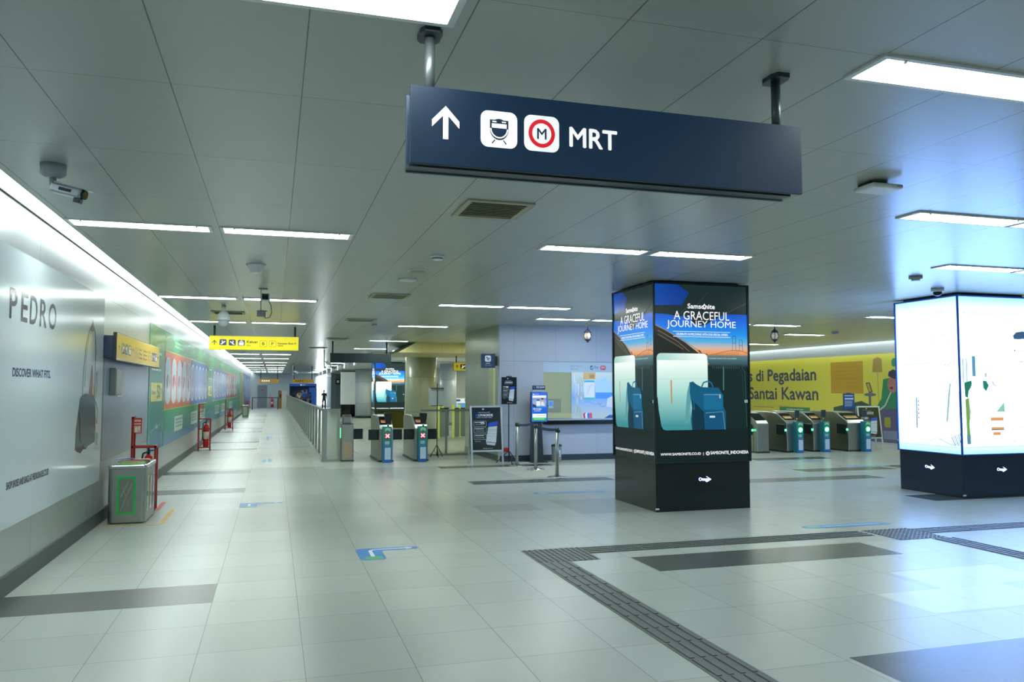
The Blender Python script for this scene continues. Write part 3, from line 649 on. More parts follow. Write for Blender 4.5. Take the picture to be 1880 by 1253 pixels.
# ------------------------------------------------------------------ trash bins
def trash_bin(x, y, lab, full=True):
    t = thing('trash_bin', lab, 'trash bin', (x, y, 0), 0)
    w, d, h = 0.41, 0.78, 0.64
    r = 0.05; pts = []
    for cx, cy, a0 in ((w - r, d - r, 0), (r, d - r, 90), (r, r, 180), (w - r, r, 270)):
        for k in range(6): a = math.radians(a0 + 18 * k); pts.append((cx + r * cos(a), cy + r * sin(a)))
    bb_ = B().prism(pts, 'z', 0.015, h).build('body', STEEL, t)
    B().box(0.03, w - 0.03, 0.03, d - 0.03, 0, 0.02).build('base', BLACK, t)
    B().prism([((px_ - w / 2) * 1.04 + w / 2, (py_ - d / 2) * 1.02 + d / 2) for px_, py_ in pts], 'z', h, h + 0.045).build('lid', STEELL, t, bev=0.012)
    # front window with green border
    p = P((0, 0, 10, 22), 0.20, 0.44, '18b04a'); p.L = 1; p.rect(1.2, 1.2, 8.8, 20.8, '6e746c'); p.L = 2
    p.line([(2, 20), (8, 4)], .5, '8f958c'); p.line([(3, 6), (7, 18)], .4, '878d84'); p.line([(2, 12), (6, 3)], .5, '92988f'); p.line([(4, 20), (8.4, 10)], .6, '7c8279')
    p.build('window_panel', GLOSS, bb_, (0.10, 0.0, 0.11), t=0.003)
    for k, c in enumerate(('2a8a50', 'b0701c', '34589a')):
        p = P((0, 0, 10, 40), 0.15, 0.42, c); p.L = 1; p.rect(2, 4, 8, 36, '5c625a' if k else '4c7a58'); p.build('side_panel', GLOSS, bb_, (w, 0.07 + 0.235 * k, 0.12), (0, 1, 0), (0, 0, 1), 0.003)
    B().box(0.09, w - 0.06, 0.08, d - 0.1, h + 0.045, h + 0.049).build('top_label', mat('green_label', '1fae52', 0.4), t)
    return t
tb = trash_bin(-1.84, 10.35, 'stainless steel bin with green-bordered window beside the white poster wall')
# papers lying on its lid
for k, (x, y, a, c1, c2) in enumerate(((-1.62, 10.62, 0.3, 'c9b032', '3a6a3a'), (-1.70, 10.78, -0.4, 'd8c040', '2a4a8a'), (-1.56, 10.9, 0.15, 'b8442c', 'd8c8a0'), (-1.66, 11.0, 0.8, '3a62b0', 'dfe4ea'))):
    p = P((0, 0, 10, 14), 0.19, 0.26, c1); p.L = 1; p.rect(1, 1, 9, 6, c2); squig(p, 1, 8, 9, 13, '24302c', 3)
    o = p.build('leaflet', PAPER, None, (0, 0, 0), (cos(a), sin(a), 0), (-sin(a), cos(a), 0), 0.002)
    o.location = (x - 0.08, y - 0.12, 0.6895 + k * 0.0055); tag(o, ['yellow and green leaflet lying nearest on the steel bin lid', 'yellow leaflet with dark blue block on the bin lid', 'red and cream leaflet on the bin lid by the corridor side', 'blue and white leaflet at the far end of the bin lid'][k], 'leaflet')
t = thing('trash_bin', 'far green-edged steel bin near the end of the left wall', 'trash bin', (-1.7, 47.9, 0))
B().box(0, 0.32, 0, 0.7, 0.0, 0.66).build('body', STEEL, t, bev=0.02); B().box(-0.01, 0.33, -0.01, 0.71, 0.66, 0.7).build('lid', STEELL, t, bev=0.01)
B().box(0.0, 0.05, -0.006, 0, 0.05, 0.64).box(0.27, 0.32, -0.006, 0, 0.05, 0.64).box(0.05, 0.27, -0.006, 0, 0.05, 0.1).box(0.05, 0.27, -0.006, 0, 0.58, 0.64).build('border', mat('green_border', '2a8a4c', 0.4), t)

# ------------------------------------------------------------------ fire extinguisher stands
def fire_stand(x, y, lab, sign=True, s=1.0):
    t = thing('extinguisher_stand', lab, 'extinguisher stand', (x, y, 0), 0)
    b = B(); q = 0.014
    def bar(p0, p1):
        x0, x1 = sorted((p0[0], p1[0])); y0, y1 = sorted((p0[1], p1[1])); z0, z1 = sorted((p0[2], p1[2]))
        b.box(x0 - q, x1 + q, y0 - q, y1 + q, z0 - q * (z0 > q), z1 + q)
    for xx, yy, zz in ((0, 0, 1.20), (0, 0.16, 1.20), (0.28, 0, 0.82), (0.28, 0.16, 0.82)): bar((xx, yy, 0), (xx, yy, zz * s))
    bar((0, 0, .82 * s), (.28, 0, .82 * s)); bar((0, .16, .82 * s), (.28, .16, .82 * s)); bar((.28, 0, .82 * s), (.28, .16, .82 * s))
    bar((0, 0, 1.2 * s), (0, .16, 1.2 * s)); bar((0, 0, .09), (.28, 0, .09)); bar((0, .16, .09), (.28, .16, .09)); bar((0, 0, .56), (.28, 0, .56)); bar((0, .16, .56), (.28, .16, .56))
    b.box(0, .28, 0, .16, 0.085, 0.105)
    b.build('frame', RED, t)
    if sign:
        p = P((0, 0, 10, 20), 0.10, 0.2, 'c02a22'); p.L = 1; p.text('APAR', 1, 2, 9, 5, 'f4f0ec', 0.02); squig(p, 1, 7, 9, 9, 'f0e0dc', 1); p.rect(1, 10, 9, 19, 'c8a890'); p.L = 2; p.rect(2, 12, 5, 18, 'e4dcd0'); p.rect(6, 11, 8, 16, 'e0d8cc')
        p.build('sign_plate', PAPER, t, (0.01, -0.016, 1.0), t=0.002)
    return t
def extinguisher(x, y, z, lab, h=0.56, r=0.062):
    t = thing('fire_extinguisher', lab, 'fire extinguisher', (x, y, z))
    B().lathe([(r * .92, 0), (r, 0.015), (r, h * .72), (r * .9, h * .8), (r * .5, h * .87), (r * .3, h * .9)], n=24).build('cylinder', REDG, t)
    B().cyl((0, 0, h * .89), (0, 0, h * .97), 0.018, n=12).box(-0.01, 0.075, -0.008, 0.008, h * .97, h * .99).box(-0.01, 0.065, -0.008, 0.008, h * 1.03, h * 1.05).box(-0.015, 0.01, -0.01, 0.01, h * .93, h * 1.06).build('valve', BLACK, t)
    B().tube([(-0.015, 0, h * .95), (-0.07, 0, h * .92), (-0.085, 0, h * .75), (-0.08, 0, h * .4)], 0.011, n=8).cyl((-0.08, 0, h * .42), (-0.08, 0, h * .26), 0.013, 0.02, n=10).build('hose', BLACK, t)
    B().lathe([(r * 1.01, h * .3), (r * 1.01, h * .58)], n=24).build('label', mat('ext_label', 'd8c8b8', 0.5), t)
    return t
fire_stand(-1.76, 11.45, 'red tubular extinguisher stand with APAR plate behind the steel bin')
fire_stand(-1.84, 22.0, 'red extinguisher stand standing by the middle of the green wall poster')
fire_stand(-1.80, 33.0, 'red extinguisher stand third along the left wall', False)
fire_stand(-1.82, 55.0, 'distant red extinguisher stand near the far steel bin', False)
fire_stand(-0.3, 71.2, 'red extinguisher stand beside the grey door on the end wall', False)
extinguisher(-1.57, 11.53, 0.105, 'red fire extinguisher behind the steel bin, its top showing', 0.68, 0.075)
extinguisher(-1.66, 22.08, 0.105, 'red fire extinguisher in the stand at the middle of the green poster', 0.66, 0.07)
extinguisher(-1.64, 33.08, 0.105, 'red fire extinguisher third along the left wall', 0.7, 0.07)
extinguisher(-1.64, 55.08, 0.105, 'distant red fire extinguisher by the far steel bin', 0.7, 0.07)
extinguisher(-0.13, 71.28, 0.105, 'red fire extinguisher beside the grey door on the end wall', 0.75, 0.09)

# ------------------------------------------------------------------ floor tape and stickers
def tape(pts, wd, c, lab):
    b = B()
    for (xa, ya), (xb, yb) in zip(pts[:-1], pts[1:]):
        dx, dy = xb - xa, yb - ya; l = math.hypot(dx, dy); nx, ny = -dy / l * wd / 2, dx / l * wd / 2
        b.prism([(xa + nx, ya + ny), (xb + nx, yb + ny), (xb - nx, yb - ny), (xa - nx, ya - ny)], 'z', 0.0007, 0.0018)
    tag(b.build('floor_tape', mat('tape_' + c, c, 0.5)), lab, 'floor tape')
tape([(-1.9, 10.27), (-1.26, 10.2)], 0.05, 'c99a3a', 'worn yellow floor tape in front of the steel bin')
tape([(-1.24, 10.25), (-1.24, 11.4)], 0.06, 'c99a3a', 'yellow floor tape along the corridor side of the steel bin')
tape([(-1.44, 11.4), (-1.44, 12.2)], 0.06, 'b83a34', 'red floor tape beside the extinguisher stand by the steel bin')
def floor_print(x0, x1, y0, y1, win, draw, lab):
    p = P(win, x1 - x0, y1 - y0, '2f7fc8', lift=0.0003); draw(p)
    vs = []; fs = []; cols = []
    for (a, b_, L) in p.pts: vs.append((x0 + a, y0 + b_, 0.0012 + L * 0.0003))
    # thin film following its own outline
    me = bpy.data.meshes.new('floor_sticker'); me.from_pydata(vs, [], p.faces); me.materials.append(FLOORPRINT)
    ca = me.color_attributes.new(name='Col', type='FLOAT_COLOR', domain='CORNER'); flat = []
    for c in p.cols:
        for q in c: flat += [*q, 1.0]
    ca.data.foreach_set('color', flat)
    import bmesh
    bm = bmesh.new(); bm.from_mesh(me)
    for fc in bm.faces:
        if fc.normal.z < 0: fc.normal_flip()
    bm.to_mesh(me); bm.free()
    o = bpy.data.objects.new('floor_sticker', me); COL.objects.link(o); tag(o, lab, 'floor sticker')
def arrow_draw(p):
    p.L = 0; p.rr(0, 0, 100, 26, 13, '3a86c8'); p.L = 0.5; p.rr(0, 0, 40, 100, 12, '3a86c8')
    p.L = 1.5; p.ell(22, 84, 15, 13, '58b070'); p.line([(22, 72), (22, 22), (30, 13), (88, 13)], 6, 'dfeaf2'); p.line([(80, 5), (90, 13), (80, 21)], 4, 'dfeaf2')
floor_print(0.79, 1.40, 7.52, 8.07, (0, 0, 100, 100), arrow_draw, 'blue bent-arrow floor sticker in the middle foreground')
floor_print(-0.42, 0.14, 11.3, 11.75, (0, 0, 100, 100), arrow_draw, 'blue bent-arrow floor sticker farther left near the bin')
def bar_draw(p):
    p.L = 0; p.rr(0, 0, 100, 100, 20, '3f8fc4'); p.L = 1; p.ell(12, 50, 8, 30, '8fc8a0'); p.line([(22, 50), (90, 50)], 14, 'dfeaf2')
floor_print(3.8, 4.95, 11.48, 11.68, (0, 0, 100, 100), bar_draw, 'long blue floor sticker left of the black luggage pillar')
floor_print(5.8, 6.97, 7.78, 7.95, (0, 0, 100, 100), bar_draw, 'long blue floor sticker behind the tactile paving at the right')
def feet_draw(p):
    p.L = 0; p.rect(0, 0, 40, 100, '4f97c8'); p.rect(60, 0, 100, 100, '4f97c8')
floor_print(-0.22, -0.02, 18.25, 19.0, (0, 0, 100, 100), feet_draw, 'pair of small blue floor marks left of the glass fence end')
floor_print(-0.22, -0.02, 26.4, 28.2, (0, 0, 100, 100), feet_draw, 'fainter pair of blue floor marks farther along the corridor')
floor_print(10.0, 11.6, 15.0, 15.2, (0, 0, 100, 100), bar_draw, 'blue floor sticker before the first green-lit gate')
floor_print(11.1, 12.3, 13.7, 13.9, (0, 0, 100, 100), bar_draw, 'blue floor sticker midway to the green-lit gates')
tape([(14.3, 16.0), (15.2, 15.6)], 0.1, 'c99a3a', 'yellow floor tape before the rightmost green-lit gate')

# ------------------------------------------------------------------ advertising pillar with luggage picture
def luggage_print(w, h):
    p = P((283, 55, 770, 948), w, h, '0c1c1d')
    sky = lambda x, y: lin('0a4fc0') if y < 230 else (lin('1478e0') if y < 300 else (lin('4aa8e4') if y < 350 else (lin('c8b0a8') if y < 385 else lin('e8a070'))))
    p.L = 1; p.vg(283, 55, 770, 948, [(55, '1c3233'), (200, '152627'), (500, '102224'), (948, '0b1a1b')])
    p.L = 2
    p.vg(283, 200, 770, 412, [(200, '0b50c4'), (260, '1172e2'), (310, '1f92e8'), (345, '58aedc'), (375, 'd0b4a4'), (400, 'ee9a5c'), (412, 'd08a5a')])
    p.vg(500, 412, 770, 470, [(412, '5f7f88'), (440, '43636c'), (470, '203a3e')])
    p.L = 3
    p.poly([(283, 55), (400, 55), (462, 96), (425, 160), (283, 165)], lambda x, y: lin('0e4aa8') if x < 300 else lin('0a3a90'))
    p.poly([(283, 165), (425, 160), (462, 96), (400, 55), (770, 55), (770, 138), (640, 205), (560, 250), (540, 262), (500, 258), (470, 240), (480, 222), (400, 215), (345, 208), (283, 206)], '1a2b2c')
    p.poly([(283, 262), (330, 285), (440, 350), (500, 395), (535, 430), (283, 430)], '2a2c28')
    p.L = 4
    p.poly([(283, 300), (300, 300), (420, 375), (430, 430), (283, 430)], '1c211f')
    p.line([(283, 262), (330, 284), (420, 332), (500, 385), (530, 415), (560, 460)], 4, 'b07a44'); p.line([(300, 290), (400, 345), (460, 395)], 2.5, '8a7a58')
    p.line([(300, 310), (390, 360), (430, 385)], 6, '57543f')
    p.line([(470, 150), (400, 220), (370, 260)], 1.5, '3f5a58'); p.line([(560, 90), (500, 160)], 1.2, '3f5a58'); p.line([(640, 205), (770, 138)], 3, '4a4a38')
    # bridge
    p.line([(520, 410), (560, 414), (600, 405), (650, 392), (690, 386), (730, 388), (770, 400)], 3.5, 'a8683a')
    for k in range(14): p.line([(600 + k * 9, 405 - k * 1.3), (600 + k * 9, 420)], 2, '8a6038')
    for x0, x1, y0, y1 in ((688, 704, 312, 388), (724, 740, 332, 388)):
        p.line([(x0, y1), (x0 + 1, y0), (x1, y0), (x1 + 2, y1)], 1.8, '2a2a34'); p.line([(x0, (y0 + y1) / 2), (x1, (y0 + y1) / 2)], 1.8, '2a2a34')
    p.poly([(500, 385), (515, 388), (525, 402), (560, 408), (520, 415)], '25302c')
    # dark suitcase
    p.L = 5
    p.rr(556, 466, 756, 800, 22, '0f2526'); p.L = 6
    for k in range(15): p.line([(580 + k * 10, 468), (580 + k * 10, 480)], 2, '47706a')
    p.line([(638, 470), (636, 590)], 5, '4f7f76'); p.line([(735, 470), (752, 500), (755, 620), (758, 780)], 3, '2f504c'); p.line([(718, 470), (738, 500), (742, 640)], 2, '28463f')
    p.rect(748, 640, 764, 655, '9fb8b0')
    # pale suitcase
    p.L = 7
    p.rr(292, 405, 554, 640, 22, lambda x, y: lin('fbfffc') if 330 < x < 545 and y < 450 else (lin('a8d4cc') if x < 320 else lin('b8e0d4')))
    p.L = 8
    p.poly([(292, 600), (554, 600), (552, 700), (548, 770), (530, 790), (345, 793), (322, 786), (312, 768), (300, 690)], lambda x, y: lin('9fd4cc') if y < 650 else (lin('78c0be') if y < 720 else lin('3c8c94')))
    p.vg(294, 440, 553, 610, [(440, 'f4fcf6'), (520, 'cce8de'), (610, '9fd4cc')])
    p.L = 9; p.line([(364, 540), (365, 657)], 7, 'c08458'); p.line([(300, 535), (553, 532)], 1.5, 'a8ccc4'); p.line([(305, 658), (500, 664)], 1.5, '86bcb6'); p.line([(340, 795), (350, 802)], 5, '1c2c2e')
    p.poly([(460, 545), (470, 600), (455, 700), (465, 740), (430, 760), (445, 600)], '5a9a9c')
    # backpack
    p.L = 10
    p.poly([(460, 552), (475, 546), (492, 560), (520, 575), (610, 578), (622, 600), (632, 670), (645, 700), (645, 790), (600, 805), (470, 800), (462, 740), (470, 680), (458, 600)], '0d5578')
    p.L = 11
    p.poly([(470, 640), (530, 700), (535, 800), (470, 800)], '0a3244'); p.rr(528, 605, 632, 690, 14, '12658e'); p.rr(536, 700, 636, 800, 18, '0f4e74')
    p.line([(520, 575), (530, 552), (552, 545), (570, 552), (580, 575)], 7, '14688c')
    p.L = 12
    p.line([(460, 552), (475, 600), (480, 690)], 8, '10587a'); p.line([(532, 613), (618, 613)], 2.5, '8fa8b0'); p.rect(612, 612, 620, 632, 'a8bcc0'); p.rect(560, 720, 588, 730, 'c8dce4'); p.line([(540, 706), (630, 700), (640, 790)], 2, '7fa4b4')
    p.vg(283, 790, 770, 890, [(790, '0c1c1d'), (890, '0b1a1b')])
    # lettering
    p.L = 13
    p.text('Samsonite', 453, 152, 595, 176, 'ffffff', 0.035)
    p.poly([(541, 149), (552, 165), (541, 181), (530, 165)], 'ffffff'); p.L = 14; p.poly([(541, 158), (546, 165), (541, 172), (536, 165)], '1a2b2c'); p.L = 13
    p.text('A GRACEFUL', 381, 190, 672, 234, 'ffffff', 0.0); p.text('JOURNEY HOME', 345, 238, 706, 282, 'ffffff', 0.0)
    p.rect(376, 293, 676, 295, 'ffffff'); p.rect(376, 319, 676, 321, 'ffffff'); p.text('CELEBRATE HOMECOMING WITH OUR SPECIAL OFFERS', 392, 302, 662, 313, 'f0f8ff', 0.02)
    p.text('A JOURNEY BEGINS WITH THE JOURNEY', 560, 426, 708, 433, 'c8d4d4', 0.01)
    p.text('WWW.SAMSONITE.CO.ID  |', 306, 903, 525, 919, 'ffffff', 0.02); p.text('SAMSONITE_INDONESIA', 561, 899, 762, 917, 'ffffff', 0.02)
    p.ring(547, 909, 10, 10, 3, 'ffffff', n=20); p.ring(547, 909, 5, 5, 1.6, 'ffffff', n=16); p.rect(552, 902, 554, 904, 'ffffff')
    return p
def otego(p, x0, y0, x1, y1, c):
    p.text('Otego', x0, y0, x1 - (x1 - x0) * .12, y1, c, 0.03); p.line([(x0 + (x1 - x0) * .62, y0 - (y1 - y0) * .25), (x1, (y0 + y1) / 2), (x0 + (x1 - x0) * .62, y1 + (y1 - y0) * .1)], (y1 - y0) * .14, c)
def pillar(x0, y0, wx, wy, top, div, lab, face, frame_m, base_m, logo=True, faces='flrb'):
    t = thing('advertising_pillar', lab, 'advertising pillar', (x0, y0, 0))
    pl_ = B().box(0.02, wx - 0.02, 0.02, wy - 0.02, 0, div).build('plinth', base_m, t, bev=0.004)
    B().box(0.025, wx - 0.025, 0.025, wy - 0.025, div, top).box(0.1, wx - 0.1, 0.1, wy - 0.1, top, ZC).build('core', BLACK, t)
    b = B(); e = 0.022
    for cx, cy in ((0, 0), (wx, 0), (0, wy), (wx, wy)): b.box(cx - (e if cx else 0), cx + (0 if cx else e), cy - (e if cy else 0), cy + (0 if cy else e), div, top)
    b.box(0, wx, 0, wy, top - 0.004, top + 0.012).box(0, wx, 0, wy, div - 0.014, div)
    b.build('edge_frame', frame_m, t)
    for key in faces:
        w = wx if key in 'fb' else wy
        p, m = face(key, w - 0.04, top - div - 0.01)
        o, u = {'f': ((0.02, 0.025, div), (1, 0, 0)), 'b': ((wx - 0.02, wy - 0.025, div), (-1, 0, 0)), 'l': ((0.025, wy - 0.02, div), (0, -1, 0)), 'r': ((wx - 0.025, 0.02, div), (0, 1, 0))}[key]
        p.build('picture_panel', m, t, o, u, (0, 0, 1), 0.006)
    if logo:
        for key in 'fl':
            p = P((0, 0, 30, 12), 0.2, 0.08, '000000'); p.L = 1; otego(p, 1, 2, 28, 10, 'b8b4f0')
            o, u = {'f': ((wx * .5 - 0.08, 0.02, div * .56), (1, 0, 0)), 'l': ((0.02, wy * .5 + 0.1, div * .56), (0, -1, 0))}[key]
            if key == 'l' and x0 < 8: continue
            # raised lettering only, no backing plate
            o = Vector(o); u = Vector(u); v = Vector((0, 0, 1)); n = u.cross(v); bb = B()
            for fc in p.faces:
                q = [o + u * p.pts[i][0] + v * p.pts[i][1] for i in fc]; k = len(q)
                bb.add([z + n * 0.003 for z in q] + [z + n * 0.0005 for z in q], [tuple(range(k)), tuple(range(2 * k - 1, k - 1, -1))])
            bb.build('logo', mat('logo_light', 'c8c8f4', 0.4, emit=1.2, ecol=(0.62, 0.62, 1.0)), pl_)
        B().box(0.01, 0.06, 0.012, 0.02, 0.03, 0.05).build('sticker', mat('small_sticker', 'b8d0e4', 0.5), pl_)
    return t
pillar(4.70, 9.35, 1.42, 1.33, 2.965, 0.635, 'black square pillar with lit luggage advertisement on its faces, in the middle of the hall', lambda k, w, h: (luggage_print(w, h), LIT),
       mat('pillar_frame', '2c3a3a', 0.3, 0.5), mat('pillar_plinth', '0c1817', 0.14))
pillar(3.96, 33.0, 1.24, 1.24, 2.68, 0.72, 'distant pillar with the same luggage advertisement behind the closed gates', lambda k, w, h: (luggage_print(w, h), print_mat('print_backlit_strong', emit=1.5, rough=0.3, base=0.2)),
       mat('pillar_frame2', '39464a', 0.3, 0.5), mat('gold_brown', '4c4a1c', 0.2, 0.6), logo=False)
WHT = (0.29, 0.56, 1.3)
G_ = 0.15
def led_print(key, w, h):
    if key in 'lb':
        p = P((15, 40, 560, 1130), w, h, WHT); p.L = 1
        p.vg(15, 40, 560, 1130, [(40, (.09, .17, .22)), (130, (.2, .3, .4)), (230, WHT), (980, WHT), (1130, (.08, .18, .22))])
        g = lambda a, b, c: (a * G_, b * G_, c * G_)
        p.L = 2
        p.line([(30, 500), (145, 500), (250, 498), (330, 492)], 4, g(.42, .62, .62)); p.line([(110, 500), (110, 600)], 3, g(.6, .75, .7)); p.line([(145, 500), (140, 560)], 3, g(.5, .6, .6))
        for k in range(7): p.line([(35 + k * 12, 592), (35 + k * 12, 620)], 3, g(.5, .65, .7))
        p.poly([(183, 745), (192, 745), (190, 965), (180, 965)], g(.03, .12, .26)); 
        for k in range(5): p.ell(203, 770 + k * 30, 6, 7, g(.35, .12, .06)); 
        p.line([(195, 745), (230, 742)], 4, g(.3, .25, .2)); p.line([(195, 798), (225, 798)], 4, g(.3, .25, .2)); p.line([(195, 855), (215, 855)], 4, g(.3, .25, .2))
        p.line([(430, 510), (470, 520), (500, 490), (505, 455)], 5, g(.5, .38, .7)); p.line([(445, 490), (470, 470), (475, 440)], 3, g(.6, .5, .75)); p.line([(400, 545), (490, 548)], 2, g(.7, .7, .85))
        p.line([(540, 575), (515, 600), (485, 660), (470, 700)], 4, g(.3, .35, .4)); p.poly([(487, 645), (478, 640), (462, 720), (440, 910), (455, 912), (472, 780)], g(.4, .62, .55))
        p.line([(395, 600), (370, 570), (350, 545)], 2, g(.6, .7, .7)); p.line([(350, 355), (372, 352)], 5, g(.45, .45, .42)); p.line([(320, 415), (325, 385), (318, 382)], 3, g(.6, .7, .72))
        p.line([(290, 1055), (380, 1020), (372, 1038), (500, 1015), (550, 985)], 3, g(.35, .25, .2)); p.line([(380, 1035), (470, 1068), (510, 1070)], 4, g(.25, .28, .22))
        for k in range(6): p.line([(480 + k * 14, 1018 - k * 6), (510 + k * 12, 1072)], 6, g(.10, .12, .04) if k % 2 == 0 else g(.5, .45, .2))
        p.rect(50, 1085, 530, 1088, g(.3, .7, .72)); p.line([(235, 650), (255, 700)], 3, g(.5, .7, .7)); p.line([(190, 590), (200, 640)], 2, g(.5, .7, .7))
        p.text('Waktunya Mudik', 250, 125, 510, 160, g(.62, .86, 1)); p.text('penuh makna', 40, 175, 190, 200, g(.62, .86, 1))
        # sitting figure: faint head scarf and shoulders
        p.ring(400, 420, 105, 130, 5, g(.74, .88, .95), n=30, a0=150, a1=390); p.line([(300, 520), (240, 640), (215, 740)], 4, g(.72, .88, .95)); p.line([(500, 560), (550, 700), (552, 900)], 4, g(.72, .88, .95))
    else:
        p = P((525, 20, 1030, 1150), w, h, WHT); p.L = 1
        p.vg(525, 20, 1030, 1150, [(20, (.07, .16, .21)), (120, (.2, .3, .4)), (220, WHT), (1010, WHT), (1150, (.08, .18, .22))])
        g = lambda a, b, c: (a * G_, b * G_, c * G_); p.L = 2
        p.text('Perjalanan penuh berkah', 560, 125, 930, 160, g(.62, .86, 1))
        for x in (545, 568): p.rect(x, 470, x + 6, 640, g(.15, .4, .8))
        p.rect(608, 450, 630, 595, g(.12, .35, .6)); p.rect(690, 570, 704, 600, g(.5, .7, .8))
        p.poly([(552, 640), (600, 625), (604, 660), (580, 700), (574, 750), (556, 740)], g(.02, .22, .12)); p.poly([(675, 625), (700, 628), (715, 660), (697, 702), (678, 680)], g(.02, .25, .16))
        p.poly([(556, 760), (580, 750), (590, 850), (578, 930), (582, 1010), (560, 1020)], g(.2, .42, .08)); p.poly([(558, 1010), (584, 1010), (584, 1078), (560, 1078)], g(.12, .3, .4))
        p.poly([(760, 850), (815, 780), (818, 850)], g(.3, .7, .58)); p.line([(740, 630), (748, 655), (765, 665)], 6, g(.25, .25, .35))
        for x0, y0, x1, y1 in ((720, 890, 806, 915), (722, 960, 808, 980), (732, 996, 785, 1018)): p.rect(x0, y0, x1, y1, g(.85, .42, .14))
        p.rect(722, 976, 810, 982, g(.1, .1, .04))
        p.poly([(897, 320), (892, 295), (915, 270), (960, 262), (1000, 275), (1010, 330), (960, 318), (930, 322)], g(.05, .12, .25))
        p.ell(900, 405, 6, 6, g(.3, .25, .25)); p.line([(930, 405), (950, 403)], 5, g(.3, .25, .25)); p.line([(925, 485), (960, 487)], 5, g(.4, .2, .22)); p.line([(880, 330), (888, 420), (915, 500)], 3, g(.7, .8, .85))
        p.line([(820, 1020), (870, 1065), (895, 1060), (915, 1010)], 3, g(.35, .55, .6)); p.line([(905, 960), (990, 975)], 4, g(.2, .5, .7)); p.line([(860, 980), (875, 978)], 5, g(.3, .25, .2)); p.line([(900, 935), (915, 932)], 4, g(.4, .35, .3))
        p.line([(600, 650), (580, 760), (590, 1080)], 3, g(.7, .85, .92)); p.rect(540, 1100, 1010, 1103, g(.3, .7, .72))
    return p, SCREEN
pillar(9.57, 9.28, 1.45, 1.25, 2.955, 0.63, 'glaring white-blue lit screen pillar on a dark blue plinth at the right edge', led_print, mat('led_frame', '1c58b8', 0.3, 0.3), mat('led_plinth', '14283c', 0.2))

# ------------------------------------------------------------------ ticket counter block
bx0, bx1, by0, by1 = 4.73, 8.6, 16.85, 20.1
BLK = panel_mat('block_wall_panels', 'b4bfd0', 0.38, 0.15, 0, 2, 0.98, 5.23, 1.42, 0.78, wd=0.006, dark=0.6, tone=0.02)
BLKS = panel_mat('block_side_panels', 'a3a99a', 0.28, 0.7, 1, 2, 0.5, 0.0, 1.53, 0.7, wd=0.008, dark=0.6, tone=0.05)
t = thing('ticket_counter_block', 'pale blue-grey ticket office block reaching the ceiling behind the rope posts', 'ticket office', (bx0, by0, 0))
X0w, X1w, Z0w, Z1w = 1.02, 3.6, 0.92, 2.2
b = B(); D_ = by1 - by0; Wd = bx1 - bx0
b.box(0, X0w, 0, 0.1, 0, ZC).box(X0w, X1w, 0, 0.1, 0, Z0w).box(X0w, X1w, 0, 0.1, Z1w, ZC).box(X1w, Wd, 0, 0.1, 0, ZC)
o = b.build('front_wall', BLK, t)
b = B(); b.box(0, 0.1, 0.1, 0.35, 0, ZC).box(0, 0.1, 0.9, D_, 0, ZC).box(0, 0.1, 0.35, 0.9, 0, 1.15).box(0, 0.1, 0.35, 0.9, 2.15, ZC).build('side_wall', BLKS, t)
B().box(0.1, Wd, D_ - 0.1, D_, 0, ZC).box(Wd - 0.1, Wd, 0.1, D_ - 0.1, 0, ZC).build('rear_wall', mat('office_inside', 'b2bc7c', 0.6), t)
B().box(-0.01, 0, 0, D_, 0, 0.13).box(-0.01, Wd, -0.01, 0, 0, 0.13).build('skirting', mat('skirting_dark', '2c3a44', 0.4), t)
B().box(X0w - 0.02, X1w, -0.16, 0.3, 0.80, 0.89).build('counter_shelf', BLACKG, t, bev=0.01)
b = B()
for x in (X0w, 1.70, 2.36, X1w - 0.01): b.box(x - 0.004, x + 0.004, 0.03, 0.05, Z0w, Z1w)
b.box(X0w, X1w, 0.03, 0.05, Z0w, Z0w + 0.012).box(X0w, X1w, 0.03, 0.05, Z1w - 0.012, Z1w).build('window_frame', STEELL, t)
B().box(X0w, X1w, 0.036, 0.042, Z0w + 0.012, Z1w - 0.012).build('window_glass', GLASS, t)
# frosted header and printed lower strip
p = P((0, 0, 258, 24), X1w - X0w, 0.24, 'a9c2dc'); p.L = 1
p.text('Loket Pelayanan', 66, 8, 92, 12, '6a86b0'); p.text('MRT Jakarta', 66, 15, 84, 19, '6a86b0')
p.ell(117, 13, 4, 5, '2a4f98'); p.L = 2; p.poly([(113, 14), (121, 9), (119, 16)], 'a9c2dc'); p.L = 1; p.text('Martipay', 123, 8, 133, 17, '3a5a98'); p.rr(138, 8, 152, 18, 4, 'c04a5c'); p.L = 2; p.text('QRIS', 140, 10.5, 150, 15.5, 'f0e0e4')
p.build('window_header', print_mat('frost_print', emit=0.10, rough=0.35), t, (X0w, 0.030, 1.96), t=0.003)
B().box(X0w, X1w, 0.029, 0.034, Z0w + 0.012, Z0w + 0.12).build('lower_strip', mat('strip_yellowish', 'c4cc9c', 0.4), t)
